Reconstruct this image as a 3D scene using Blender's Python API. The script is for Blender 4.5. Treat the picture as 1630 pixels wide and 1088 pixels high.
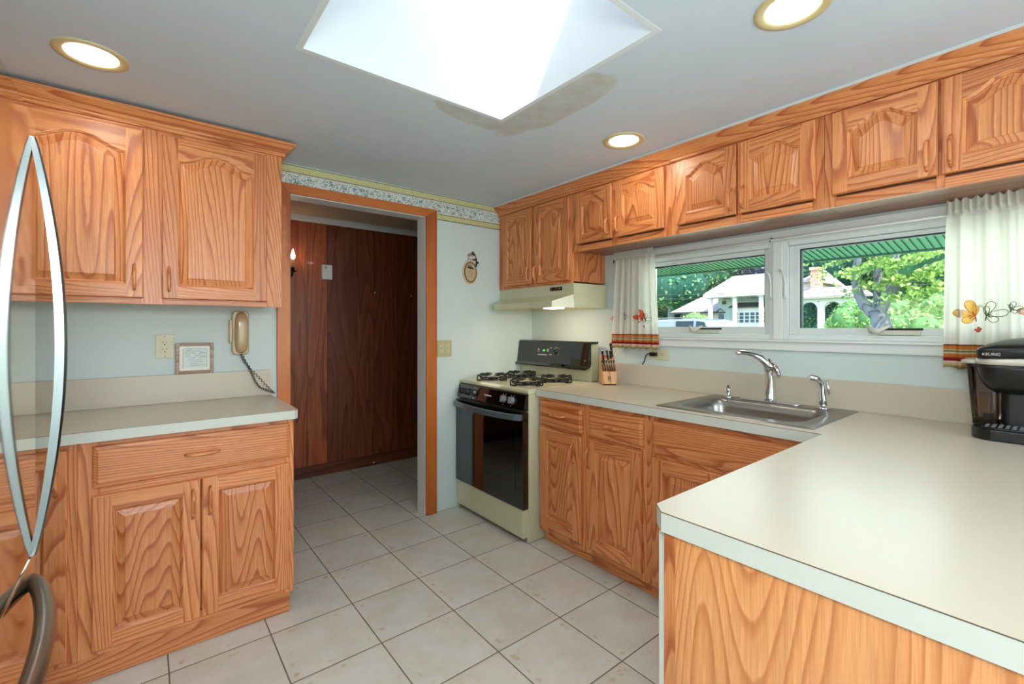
import bpy, bmesh, math, random
from math import sin, cos, pi, radians, sqrt, exp
from mathutils import Vector, Matrix
random.seed(7)
for o in list(bpy.data.objects): bpy.data.objects.remove(o)
SC = bpy.context.scene
COL = SC.collection

# ------------------------------------------------------------------ camera
ZC = 1.282
cam_d = bpy.data.cameras.new('camera'); cam = bpy.data.objects.new('camera', cam_d); COL.objects.link(cam)
cam_d.sensor_width = 36.0; cam_d.lens = 725.0 / 1630.0 * 36.0
cam_d.shift_y = -(544.0 - 520.5) / 1630.0
cam_d.clip_start = 0.02; cam_d.clip_end = 400
cam.location = (0, 0, ZC); cam.rotation_euler = (radians(90), 0, radians(-38.8))
SC.camera = cam
# ------------------------------------------------------------------ view
SC.view_settings.view_transform = 'Standard'; SC.view_settings.look = 'None'
SC.view_settings.gamma = 1.0; SC.view_settings.use_curve_mapping = False
SC.view_settings.exposure = 0.12
# ------------------------------------------------------------------ world
W = bpy.data.worlds.new('sky'); SC.world = W; W.use_nodes = True
wn = W.node_tree.nodes; wl = W.node_tree.links; wn.clear()
wo = wn.new('ShaderNodeOutputWorld'); wb = wn.new('ShaderNodeBackground'); ws = wn.new('ShaderNodeTexSky')
ws.sky_type = 'NISHITA'; ws.sun_disc = False; ws.sun_elevation = radians(50); ws.sun_rotation = radians(210)
ws.air_density = 1.0; ws.dust_density = 2.0; ws.ozone_density = 1.0
wb.inputs[1].default_value = 0.55
wl.new(ws.outputs[0], wb.inputs[0]); wl.new(wb.outputs[0], wo.inputs[0])

# ------------------------------------------------------------------ lights
def lamp(name, kind, loc, energy, color=(1, 1, 1), **kw):
    d = bpy.data.lights.new(name, kind); d.energy = energy; d.color = color
    for k, v in kw.items(): setattr(d, k, v)
    o = bpy.data.objects.new(name, d); COL.objects.link(o); o.location = loc
    return o
def aim(o, d): o.rotation_euler = Vector(d).to_track_quat('-Z', 'Y').to_euler()
sun = lamp('sun', 'SUN', (-10, -17, 24), 5.0, (1.0, 0.97, 0.92), angle=radians(1.2)); aim(sun, (1, 1.72, -2.43))
# added fill lamp behind the camera; then daylight at sink windows and skylight
a = lamp('added_rear_fill', 'AREA', (0.9, -2.5, 1.25), 42, (0.80, 0.93, 1.0), shape='RECTANGLE', size=2.6, size_y=1.9); aim(a, (0, 1, 0))
a = lamp('daylight_kitchen_window', 'AREA', (2.75, 0.75, 1.5), 9, (0.86, 1.0, 0.96), shape='RECTANGLE', size=1.9, size_y=0.5); aim(a, (-1, 0, -0.15))
a = lamp('daylight_skylight', 'AREA', (1.016, 1.22, 2.88), 2.5, (0.80, 0.91, 1.0), shape='RECTANGLE', size=0.42, size_y=0.72); aim(a, (0, 0, -1))
# the photographer's flash
fl = lamp('photo_flash', 'POINT', (-0.05, -0.07, 1.60), 32, (0.93, 0.98, 1.0), shadow_soft_size=0.14)
CAN_POWER = 1.6

# ------------------------------------------------------------------ materials
def s2l(c):
    return tuple((x / 255 / 12.92 if x / 255 <= 0.04045 else ((x / 255 + 0.055) / 1.055) ** 2.4) for x in c) + (1.0,)
class NT:
    def __init__(s, name):
        s.m = bpy.data.materials.new(name); s.m.use_nodes = True
        s.n = s.m.node_tree.nodes; s.l = s.m.node_tree.links
        s.b = s.n['Principled BSDF']; s.out = s.n['Material Output']
    def new(s, t, **kw):
        n = s.n.new(t)
        for k, v in kw.items(): setattr(n, k, v)
        return n
    def lk(s, a, b):
        if isinstance(a, (int, float)): b.default_value = a
        elif isinstance(a, tuple): b.default_value = a
        else: s.l.new(a, b)
    def coord(s): return s.new('ShaderNodeTexCoord').outputs['Object']
    def math(s, op, a, b=0.0, c=0.0, clamp=False):
        n = s.new('ShaderNodeMath', operation=op, use_clamp=clamp)
        s.lk(a, n.inputs[0]); s.lk(b, n.inputs[1]); s.lk(c, n.inputs[2]); return n.outputs[0]
    def vmath(s, op, a, b):
        n = s.new('ShaderNodeVectorMath', operation=op); s.lk(a, n.inputs[0]); s.lk(b, n.inputs[1]); return n.outputs[0]
    def noise(s, v, scale, detail=2, rough=0.5, dist=0.0):
        n = s.new('ShaderNodeTexNoise'); s.lk(v, n.inputs['Vector']); n.inputs['Scale'].default_value = scale
        n.inputs['Detail'].default_value = detail; n.inputs['Roughness'].default_value = rough
        n.inputs['Distortion'].default_value = dist; return n.outputs['Fac']
    def vor(s, v, scale, rnd=1.0, out='Distance'):
        n = s.new('ShaderNodeTexVoronoi'); s.lk(v, n.inputs['Vector']); n.inputs['Scale'].default_value = scale
        n.inputs['Randomness'].default_value = rnd; return n.outputs[out]
    def ramp(s, f, stops, interp='LINEAR'):
        n = s.new('ShaderNodeValToRGB'); n.color_ramp.interpolation = interp
        e = n.color_ramp.elements
        while len(e) < len(stops): e.new(0.5)
        for i, (p, c) in enumerate(stops): e[i].position = p; e[i].color = c
        s.lk(f, n.inputs[0]); return n.outputs[0]
    def mix(s, f, a, b, blend='MIX'):
        n = s.new('ShaderNodeMix', data_type='RGBA', blend_type=blend)
        s.lk(f, n.inputs[0]); s.lk(a, n.inputs[6]); s.lk(b, n.inputs[7]); return n.outputs[2]
    def sep(s, v):
        n = s.new('ShaderNodeSeparateXYZ'); s.lk(v, n.inputs[0]); return n.outputs
    def comb(s, x, y, z):
        n = s.new('ShaderNodeCombineXYZ'); s.lk(x, n.inputs[0]); s.lk(y, n.inputs[1]); s.lk(z, n.inputs[2]); return n.outputs[0]
    def bump(s, h, strength=0.3, dist=0.002):
        n = s.new('ShaderNodeBump'); n.inputs['Strength'].default_value = strength; n.inputs['Distance'].default_value = dist
        s.lk(h, n.inputs['Height']); s.l.new(n.outputs[0], s.b.inputs['Normal'])
    def set(s, **kw):
        for k, v in kw.items():
            k = {'col': 'Base Color', 'rough': 'Roughness', 'metal': 'Metallic', 'coat': 'Coat Weight', 'crough': 'Coat Roughness',
                 'spec': 'Specular IOR Level', 'ecol': 'Emission Color', 'estr': 'Emission Strength', 'trans': 'Transmission Weight', 'alpha': 'Alpha', 'aniso': 'Anisotropic'}[k]
            s.lk(v, s.b.inputs[k])
        return s
def plain(name, rgb, rough=0.5, metal=0.0, noise_amt=0.04, nscale=6.0, **kw):
    t = NT(name); c = s2l(rgb)
    n = t.noise(t.coord(), nscale, 3)
    f = t.math('MULTIPLY_ADD', n, noise_amt * 2, 1.0 - noise_amt)
    col = t.mix(1.0, c, (1, 1, 1, 1), 'MULTIPLY')
    mx = t.new('ShaderNodeMix', data_type='RGBA', blend_type='MULTIPLY'); mx.inputs[0].default_value = 1.0
    mx.inputs[6].default_value = c; t.l.new(f, mx.inputs[7])
    t.set(col=mx.outputs[2], rough=rough, metal=metal, **kw); return t.m
def emit(name, rgb, strength):
    t = NT(name); t.set(col=s2l(rgb), ecol=s2l(rgb), estr=strength); return t.m

def wood(name, axis, light, mid, dark, freq=46.0, nsc=3.4, stretch=0.10, rough=0.36, coat=0.2, pore=0.42, knots=False):
    t = NT(name)
    at = t.new('ShaderNodeAttribute', attribute_name='board')
    oi = t.new('ShaderNodeObjectInfo')
    off = t.math('MULTIPLY_ADD', oi.outputs['Random'], 9.0, t.math('MULTIPLY', at.outputs['Fac'], 7.31))
    x, y, z = t.sep(t.coord())
    v = {'X': (y, z, x), 'Y': (x, z, y), 'Z': (x, y, z)}[axis]       # last = along the grain
    a_ = t.math('ADD', v[0], off); b_ = t.math('MULTIPLY_ADD', off, 1.7, v[1]); c_ = t.math('MULTIPLY_ADD', off, 0.6, v[2])
    # cross coordinate: both cross axes carried, along axis squeezed
    vec = t.comb(a_, b_, t.math('MULTIPLY', c_, stretch))
    n1 = t.noise(vec, nsc, 1.5, 0.45)
    n2 = t.noise(t.comb(a_, b_, t.math('MULTIPLY', c_, 0.35)), 40, 2, 0.6)
    r = t.math('MULTIPLY_ADD', n2, 0.22, t.math('MULTIPLY', n1, freq))
    saw = t.math('FRACT', r)
    fine = t.noise(t.comb(a_, b_, t.math('MULTIPLY', c_, 0.025)), 420, 2, 0.7)
    fine2 = t.noise(t.comb(a_, b_, t.math('MULTIPLY', c_, 0.05)), 130, 3, 0.6)
    ring = t.ramp(saw, [(0.0, light), (0.60, mid), (0.84, dark), (0.92, dark), (1.0, light)])
    pr = t.ramp(fine, [(0.36, (0.0, 0, 0, 1)), (0.50, (1, 1, 1, 1))])
    k = t.math('MULTIPLY', t.math('SUBTRACT', 1.0, pr), pore)
    col = t.mix(k, ring, dark)
    tone = t.ramp(fine2, [(0.3, (0.86, 0.84, 0.82, 1)), (0.7, (1.08, 1.08, 1.08, 1))])
    col = t.mix(1.0, col, tone, 'MULTIPLY')
    bt = t.math('FRACT', t.math('MULTIPLY', off, 3.7))
    btc = t.ramp(bt, [(0.0, (0.86, 0.82, 0.80, 1)), (0.5, (1, 1, 1, 1)), (1.0, (1.07, 1.1, 1.12, 1))])
    col = t.mix(1.0, col, btc, 'MULTIPLY')
    if knots:
        kn = t.vor(t.comb(t.math('MULTIPLY', v[0], 1.0), t.math('MULTIPLY', v[1], 1.0), t.math('MULTIPLY', v[2], 0.65)), 3.6)
        kf = t.ramp(kn, [(0.0, (1, 1, 1, 1)), (0.030, (1, 1, 1, 1)), (0.055, (0, 0, 0, 1))])
        col = t.mix(kf, col, (0.035, 0.008, 0.002, 1))
    t.set(col=col, rough=rough, coat=coat, crough=0.3)
    t.bump(t.math('ADD', t.math('MULTIPLY', saw, -0.3), pr), 0.18, 0.0006)
    return t.m
OL, OM, OD = s2l((228, 153, 96)), s2l((220, 139, 80)), s2l((184, 98, 52))
OAK = {a: wood('oak_' + a, a, OL, OM, OD) for a in 'XYZ'}
VEN = wood('oak_veneer', 'Z', s2l((230, 160, 102)), s2l((224, 150, 92)), s2l((202, 124, 70)), freq=58, nsc=2.6, stretch=0.14, pore=0.35)
MPLY = wood('maple_ply', 'Y', s2l((150, 100, 70)), s2l((142, 92, 62)), s2l((124, 76, 50)), freq=8, pore=0.2)
PINE = {a: wood('pine_' + a, a, s2l((205, 120, 48)), s2l((192, 104, 36)), s2l((166, 80, 26)), freq=10, nsc=2.0, pore=0.1, knots=True, rough=0.35) for a in 'XZ'}
KNIFEWOOD = wood('block_wood', 'Z', s2l((222, 168, 116)), s2l((208, 150, 98)), s2l((186, 124, 76)), freq=14, pore=0.2)
FRAMEW = wood('frame_wood', 'X', s2l((176, 146, 118)), s2l((160, 128, 100)), s2l((132, 100, 74)), freq=20, pore=0.3)

def panelling():
    t = NT('panelling'); x, y, z = t.sep(t.coord())
    # boards of different width: seams at fixed places
    seams = [-0.55, -0.30, -0.02, 0.22, 0.5, 0.72, 0.92, 1.075, 1.24, 1.50, 1.66, 1.90, 2.12, 2.4, 2.7]
    idx = None; line = None
    for s_ in seams:
        g = t.math('GREATER_THAN', x, s_); idx = g if idx is None else t.math('ADD', idx, g)
        d = t.math('LESS_THAN', t.math('ABSOLUTE', t.math('SUBTRACT', x, s_)), 0.0022)
        line = d if line is None else t.math('MAXIMUM', line, d)
    rnd = t.new('ShaderNodeTexWhiteNoise', noise_dimensions='1D'); t.lk(idx, rnd.inputs['W'])
    n1 = t.noise(t.comb(t.math('ADD', x, t.math('MULTIPLY', idx, 3.3)), y, t.math('MULTIPLY', z, 0.1)), 3.5, 2)
    saw = t.math('FRACT', t.math('MULTIPLY', n1, 14.0))
    ring = t.ramp(saw, [(0, s2l((150, 82, 42))), (0.6, s2l((136, 70, 34))), (0.95, s2l((112, 54, 26))), (1, s2l((150, 82, 42)))])
    fine = t.noise(t.comb(x, y, t.math('MULTIPLY', z, 0.04)), 180, 2)
    ring = t.mix(1.0, ring, t.ramp(fine, [(0.3, (0.7, 0.66, 0.62, 1)), (0.7, (1.15, 1.15, 1.15, 1))]), 'MULTIPLY')
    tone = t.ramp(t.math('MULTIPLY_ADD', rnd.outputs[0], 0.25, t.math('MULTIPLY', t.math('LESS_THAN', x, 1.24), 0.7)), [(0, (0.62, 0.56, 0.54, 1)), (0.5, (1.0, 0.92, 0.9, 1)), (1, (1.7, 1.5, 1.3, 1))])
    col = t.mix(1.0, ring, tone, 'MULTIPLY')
    # big soft darker figure and a few knots
    kn = t.vor(t.comb(x, y, t.math('MULTIPLY', z, 0.55)), 2.1)
    col = t.mix(t.ramp(kn, [(0.0, (1, 1, 1, 1)), (0.03, (1, 1, 1, 1)), (0.07, (0, 0, 0, 1))]), col, (0.02, 0.007, 0.003, 1))
    col = t.mix(line, col, (0.012, 0.006, 0.004, 1))
    t.set(col=col, rough=0.42, coat=0.12); t.bump(t.math('SUBTRACT', 1.0, line), 0.4, 0.002); return t.m

def tile():
    t = NT('floor_tile'); x, y, z = t.sep(t.coord())
    u = t.math('DIVIDE', t.math('SUBTRACT', x, 1.767), 0.340); v = t.math('DIVIDE', t.math('SUBTRACT', y, 2.113), 0.338)
    fu, fv = t.math('FRACT', u), t.math('FRACT', v)
    du = t.math('MINIMUM', fu, t.math('SUBTRACT', 1.0, fu)); dv = t.math('MINIMUM', fv, t.math('SUBTRACT', 1.0, fv))
    d = t.math('MINIMUM', du, dv)
    grout = t.math('LESS_THAN', d, 0.0068)
    cell = t.comb(t.math('FLOOR', u), t.math('FLOOR', v), 0.0)
    wn_ = t.new('ShaderNodeTexWhiteNoise', noise_dimensions='2D'); t.lk(cell, wn_.inputs[0])
    vec = t.vmath('ADD', t.comb(x, y, 0.0), t.vmath('MULTIPLY', cell, (3.7, 5.3, 0)))
    n = t.noise(vec, 7, 4, 0.6)
    base = t.ramp(n, [(0.3, s2l((206, 203, 190))), (0.55, s2l((214, 213, 204))), (0.75, s2l((222, 221, 214)))])
    n2 = t.noise(vec, 3.2, 3, 0.6)
    base = t.mix(t.ramp(n2, [(0.5, (0, 0, 0, 1)), (0.72, (0.55, 0.55, 0.55, 1))]), base, s2l((208, 194, 168)))
    # ochre worn band just inside the two near edges
    band = t.ramp(t.math('MINIMUM', fu, t.math('SUBTRACT', 1.0, fv)), [(0.05, (0, 0, 0, 1)), (0.07, (1, 1, 1, 1)), (0.12, (1, 1, 1, 1)), (0.145, (0, 0, 0, 1))])
    band2 = t.ramp(t.math('MINIMUM', t.math('SUBTRACT', 1.0, fu), fv), [(0.05, (0, 0, 0, 1)), (0.07, (1, 1, 1, 1)), (0.11, (1, 1, 1, 1)), (0.13, (0, 0, 0, 1))])
    bb = t.math('ADD', band, t.math('MULTIPLY', band2, 0.5))
    blot = t.ramp(t.vor(vec, 26), [(0.22, (1, 1, 1, 1)), (0.42, (0, 0, 0, 1))])
    brk = t.ramp(t.noise(vec, 9, 1), [(0.47, (0, 0, 0, 1)), (0.56, (1, 1, 1, 1))])
    f = t.math('MULTIPLY', t.math('MULTIPLY', bb, blot), t.math('MULTIPLY', brk, 0.65), clamp=True)
    base = t.mix(f, base, s2l((196, 170, 128)))
    tone = t.ramp(wn_.outputs[0], [(0, (0.94, 0.94, 0.93, 1)), (1, (1.03, 1.03, 1.03, 1))])
    base = t.mix(1.0, base, tone, 'MULTIPLY')
    col = t.mix(grout, base, s2l((112, 100, 84)))
    t.set(col=col, rough=t.math('MULTIPLY_ADD', grout, 0.4, 0.33), spec=0.45)
    t.bump(t.ramp(d, [(0.0, (0, 0, 0, 1)), (0.006, (0.1, 0.1, 0.1, 1)), (0.014, (1, 1, 1, 1))]), 0.6, 0.002)
    return t.m

def border_paper():
    t = NT('border_paper'); x, y, z = t.sep(t.coord())
    v = t.comb(x, 0.0, z)
    # leafy vine: dense small teal leaves over near-white
    w = t.noise(v, 40, 1); vv = t.vmath('ADD', v, t.comb(t.math('MULTIPLY', w, 0.01), 0.0, t.math('MULTIPLY', w, 0.014)))
    lf = t.ramp(t.vor(t.vmath('MULTIPLY', vv, (1.0, 1.0, 1.6)), 95), [(0.36, (1, 1, 1, 1)), (0.44, (0, 0, 0, 1))])
    fx = t.math('FRACT', t.math('MULTIPLY', x, 1 / 0.042)); cx = t.math('ABSOLUTE', t.math('SUBTRACT', fx, 0.5))
    cz = t.math('ABSOLUTE', t.math('SUBTRACT', z, 2.118))
    cl = t.math('LESS_THAN', t.math('ADD', t.math('MULTIPLY', cx, 1.0), t.math('MULTIPLY', t.math('ABSOLUTE', t.math('SUBTRACT', cz, 0.012)), 16.0)), t.math('MULTIPLY_ADD', t.noise(v, 150, 1), 0.9, -0.2))
    floral = t.mix(lf, s2l((222, 226, 220)), s2l((104, 138, 140)))
    cv = t.vor(t.vmath('MULTIPLY', vv, (1.0, 1.0, 1.15)), 27, 0.55)
    cl = t.math('LESS_THAN', cv, t.math('MULTIPLY_ADD', t.noise(v, 140, 2), 1.5, -0.48))
    floral = t.mix(t.math('MULTIPLY', cl, 0.8), floral, s2l((78, 120, 126)))
    dots = t.ramp(t.vor(t.vmath('MULTIPLY', v, (1.0, 1.0, 0.8)), 70), [(0.16, (1, 1, 1, 1)), (0.26, (0, 0, 0, 1))])
    yel = t.mix(t.math('MULTIPLY', dots, 0.55), s2l((206, 202, 146)), s2l((120, 128, 84)))
    dk = s2l((70, 92, 70)); pale = s2l((214, 212, 200))
    # z bands from below
    zb = [(2.028, dk), (2.033, yel), (2.066, dk), (2.070, pale), (2.078, floral), (2.150, pale), (2.157, dk), (2.161, yel), (2.196, dk)]
    col = zb[0][1]
    for z0, c in zb[1:]:
        col = t.mix(t.math('GREATER_THAN', z, z0), col, c)
    t.set(col=col, rough=0.6); return t.m

def ceil_paint():
    t = NT('ceiling_paint'); x, y, z = t.sep(t.coord())
    n = t.noise(t.comb(x, y, z), 2.5, 4)
    base = t.ramp(n, [(0.3, s2l((206, 218, 230))), (0.7, s2l((213, 225, 236)))])
    nn = t.noise(t.comb(x, y, z), 9, 4, 0.65)
    w = t.math('MULTIPLY', t.math('SUBTRACT', nn, 0.5), 0.30)
    def blob(cx, cy, rx, ry, rot):
        dx, dy = t.math('SUBTRACT', x, cx), t.math('SUBTRACT', y, cy)
        a = t.math('ADD', t.math('MULTIPLY', dx, cos(rot)), t.math('MULTIPLY', dy, sin(rot)))
        b = t.math('ADD', t.math('MULTIPLY', dx, -sin(rot)), t.math('MULTIPLY', dy, cos(rot)))
        return t.math('SUBTRACT', t.math('SQRT', t.math('ADD', t.math('POWER', t.math('DIVIDE', a, rx), 2.0), t.math('POWER', t.math('DIVIDE', b, ry), 2.0))), 1.0)
    d = t.math('MINIMUM', blob(1.12, 1.66, 0.19, 0.07, 0.1), blob(1.33, 1.40, 0.11, 0.33, 0.0))
    d = t.math('ADD', d, t.math('MULTIPLY', w, 1.8))
    m = t.ramp(d, [(-0.0, (1, 1, 1, 1)), (0.06, (0, 0, 0, 1))])
    patch = t.ramp(t.noise(t.comb(x, y, z), 14, 4, 0.7), [(0.35, s2l((186, 184, 170))), (0.65, s2l((204, 204, 196)))])
    col = t.mix(t.math('MULTIPLY', m, 0.75), base, patch)
    t.set(col=col, rough=0.75)
    t.bump(t.noise(t.comb(x, y, z), 60, 3), 0.12, 0.001)
    return t.m

def curtain_mat(z0, seedv):
    t = NT('curtain_cloth'); x, y, z = t.sep(t.coord())
    h = t.math('DIVIDE', z, 0.1)
    wht = s2l((240, 238, 228))
    st = [(0.0, (150, 140, 92)), (0.06, (196, 176, 120)), (0.12, (232, 196, 160)), (0.20, (240, 226, 208)), (0.26, (150, 30, 44)), (0.36, (178, 60, 50)),
          (0.40, (214, 128, 62)), (0.50, (222, 150, 84)), (0.54, (222, 206, 168)), (0.60, (130, 140, 92)), (0.66, (214, 196, 156)), (0.70, (222, 136, 74)), (0.80, (214, 120, 60)),
          (0.84, (128, 70, 40)), (0.89, (240, 238, 228))]
    e = [(p, s2l(c)) for p, c in st]
    col = t.ramp(h, e, 'CONSTANT')
    weave = t.noise(t.comb(x, y, z), 300, 2)
    col = t.mix(1.0, col, t.ramp(weave, [(0.2, (0.93, 0.93, 0.93, 1)), (0.8, (1, 1, 1, 1))]), 'MULTIPLY')
    t.set(col=col, rough=0.85, spec=0.1)
    tr = t.new('ShaderNodeBsdfTranslucent'); t.l.new(col, tr.inputs[0])
    mx = t.new('ShaderNodeMixShader'); mx.inputs[0].default_value = 0.45
    t.l.new(t.b.outputs[0], mx.inputs[1]); t.l.new(tr.outputs[0], mx.inputs[2]); t.l.new(mx.outputs[0], t.out.inputs[0])
    return t.m

def glass_mat(name='window_glass', tint=(1, 1, 1, 1), rough=0.0):
    t = NT(name); tr = t.new('ShaderNodeBsdfTransparent'); tr.inputs[0].default_value = tint
    gl = t.new('ShaderNodeBsdfGlossy'); gl.inputs['Roughness'].default_value = rough
    fr = t.new('ShaderNodeFresnel'); fr.inputs[0].default_value = 1.45
    mx = t.new('ShaderNodeMixShader'); t.l.new(fr.outputs[0], mx.inputs[0])
    t.l.new(tr.outputs[0], mx.inputs[1]); t.l.new(gl.outputs[0], mx.inputs[2]); t.l.new(mx.outputs[0], t.out.inputs[0])
    return t.m
def brushed(name, rgb, rough, axis, metal=1.0):
    t = NT(name); x, y, z = t.sep(t.coord())
    v = {'X': (0.02, 1, 1), 'Y': (1, 0.02, 1), 'Z': (1, 1, 0.02)}[axis]
    n = t.noise(t.comb(t.math('MULTIPLY', x, v[0]), t.math('MULTIPLY', y, v[1]), t.math('MULTIPLY', z, v[2])), 600, 2)
    t.set(col=s2l(rgb), metal=metal, rough=t.math('MULTIPLY_ADD', n, rough * 0.3, rough)); return t.m
def leaf_mat(name, rgb, rgb2):
    t = NT(name); at = t.new('ShaderNodeAttribute', attribute_name='board')
    col = t.ramp(at.outputs['Fac'], [(0, s2l(rgb)), (1, s2l(rgb2))])
    t.set(col=col, rough=0.55, spec=0.3)
    tr = t.new('ShaderNodeBsdfTranslucent'); t.l.new(col, tr.inputs[0])
    mx = t.new('ShaderNodeMixShader'); mx.inputs[0].default_value = 0.3
    t.l.new(t.b.outputs[0], mx.inputs[1]); t.l.new(tr.outputs[0], mx.inputs[2]); t.l.new(mx.outputs[0], t.out.inputs[0]); return t.m

M = dict(
    wall=plain('wall_paint', (206, 219, 217), 0.6), hallceil=plain('hall_ceiling', (206, 190, 174), 0.7), white=plain('white_trim', (224, 228, 226), 0.4),
    winwhite=plain('window_white', (218, 226, 224), 0.42), hardware=plain('window_hardware', (206, 206, 190), 0.4), ceil=ceil_paint(), tile=tile(), panel=panelling(), paper=border_paper(),
    basewood=wood('base_wood', 'X', s2l((112, 56, 28)), s2l((96, 46, 22)), s2l((70, 32, 16)), freq=9, pore=0.3),
    lam=plain('laminate', (203, 193, 173), 0.30, noise_amt=0.02, nscale=400, spec=0.5), lamedge_lit=plain('laminate_edge_lit', (204, 206, 196), 0.32, noise_amt=0.02, nscale=400),  # edge is the same laminate, its colour cooled for the frontal flash light
    seam=plain('laminate_seam', (92, 70, 52), 0.6), almond=plain('almond_enamel', (204, 202, 168), 0.25, noise_amt=0.01, coat=0.4),
    almond2=plain('almond_plastic', (206, 204, 172), 0.4), blackgl=plain('black_glass', (8, 8, 9), 0.06, noise_amt=0.0, spec=0.7, coat=0.6, crough=0.03),
    black=plain('black_plastic', (18, 18, 19), 0.32), blacksat=plain('black_satin', (30, 31, 33), 0.4), iron=plain('cast_iron', (20, 20, 21), 0.45),
    chrome=plain('chrome', (225, 225, 228), 0.07, 1.0, 0.0), steel=brushed('sink_steel', (150, 147, 142), 0.26, 'Y'),
    fridge=brushed('fridge_steel', (214, 206, 190), 0.05, 'Y'), handle=plain('handle_steel', (140, 150, 154), 0.25, 1.0, 0.0), nickel=brushed('handle_nickel', (160, 156, 146), 0.26, 'Y'),
    grey=plain('grey_plastic', (120, 124, 126), 0.5), brass=plain('can_trim', (214, 200, 150), 0.35), canin=plain('can_reflector', (235, 225, 205), 0.3),
    can=emit('can_bulb', (255, 246, 226), 14.0), hoodlight=emit('hood_bulb', (255, 240, 215), 6.0), flame=emit('candle_bulb', (255, 226, 180), 12.0),
    phone=plain('phone_plastic', (186, 160, 116), 0.25, coat=0.3), cord=plain('cord_black', (16, 18, 22), 0.5), ivory=plain('ivory_plate', (210, 208, 176), 0.4),
    slot=plain('slot_dark', (30, 28, 24), 0.6), mat=plain('mount_card', (226, 220, 200), 0.8), print=plain('print_paper', (196, 206, 200), 0.8), ink=plain('print_ink', (110, 116, 118), 0.8),
    bronze=plain('dark_bronze', (38, 30, 26), 0.4, 0.6), candle=plain('candle_sleeve', (214, 178, 130), 0.5),
    plq=plain('plaque_tan', (196, 172, 132), 0.6), plqd=plain('plaque_brown', (120, 86, 52), 0.6), plql=plain('plaque_rim', (204, 196, 164), 0.6), green=plain('leaf_green', (60, 76, 34), 0.6), dgreen=plain('leaf_dark', (22, 34, 30), 0.6),
    red=plain('apple_red', (110, 40, 30), 0.5), pink=plain('petal_tan', (170, 120, 90), 0.6), cream=plain('petal_cream', (200, 200, 180), 0.6),
    ledgreen=emit('clock_green', (60, 200, 60), 0.7), lettering=plain('white_lettering', (205, 205, 200), 0.5), glass=glass_mat(), smoke=glass_mat('smoked_plastic', (0.62, 0.50, 0.45, 1), 0.05),
    silver=plain('silver_plastic', (206, 204, 190), 0.3, 0.3), dish=plain('dishwasher_white', (224, 226, 214), 0.3, coat=0.3), gasket=plain('gasket_dark', (34, 48, 56), 0.6),
    orange=plain('stitch_orange', (206, 84, 44), 0.8), yellow=plain('stitch_yellow', (238, 196, 96), 0.8), olive=plain('stitch_olive', (104, 108, 72), 0.8),
    soffit=plain('soffit_green', (178, 244, 226), 0.6), soffitd=plain('soffit_groove', (44, 96, 92), 0.7), fascia=plain('fascia_green', (84, 130, 120), 0.6),
    roof=plain('roof_shingle', (186, 180, 182), 0.9, noise_amt=0.12, nscale=3), siding=plain('house_siding', (176, 196, 204), 0.8), column=plain('column_white', (226, 228, 230), 0.6),
    winD=plain('house_window', (66, 100, 110), 0.2), trimD=plain('house_dark_trim', (60, 64, 74), 0.6), stone=None, brick=None,
    carp=plain('car_paint', (150, 166, 196), 0.2, coat=0.6), carg=plain('car_glass', (40, 66, 78), 0.08), tyre=plain('tyre', (22, 22, 22), 0.8),
    grass=plain('grass_ground', (110, 150, 80), 0.9, noise_amt=0.2), asphalt=plain('asphalt', (130, 130, 132), 0.9),
    wire=plain('wire_dark', (90, 100, 108), 0.6),
)
def brickish(name, c1, c2, mort, sc, w=0.5, h=0.25):
    t = NT(name); x, y, z = t.sep(t.coord()); b = t.new('ShaderNodeTexBrick'); t.l.new(t.comb(t.math('ADD', x, y), z, 0.0), b.inputs[0])
    b.inputs['Color1'].default_value = s2l(c1); b.inputs['Color2'].default_value = s2l(c2); b.inputs['Mortar'].default_value = s2l(mort)
    b.inputs['Scale'].default_value = sc; b.inputs['Brick Width'].default_value = w; b.inputs['Row Height'].default_value = h; b.inputs['Mortar Size'].default_value = 0.03
    t.set(col=b.outputs[0], rough=0.9); return t.m
M['stone'] = brickish('house_stone', (214, 204, 206), (186, 180, 186), (232, 226, 224), 1.0)
M['brick'] = brickish('chimney_brick', (214, 150, 130), (196, 132, 116), (228, 214, 204), 2.0)
M['bark'] = wood('bark', 'Z', s2l((176, 186, 196)), s2l((150, 162, 176)), s2l((110, 124, 140)), freq=8, nsc=2, stretch=0.4, pore=0.5, rough=0.9, coat=0)

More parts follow.
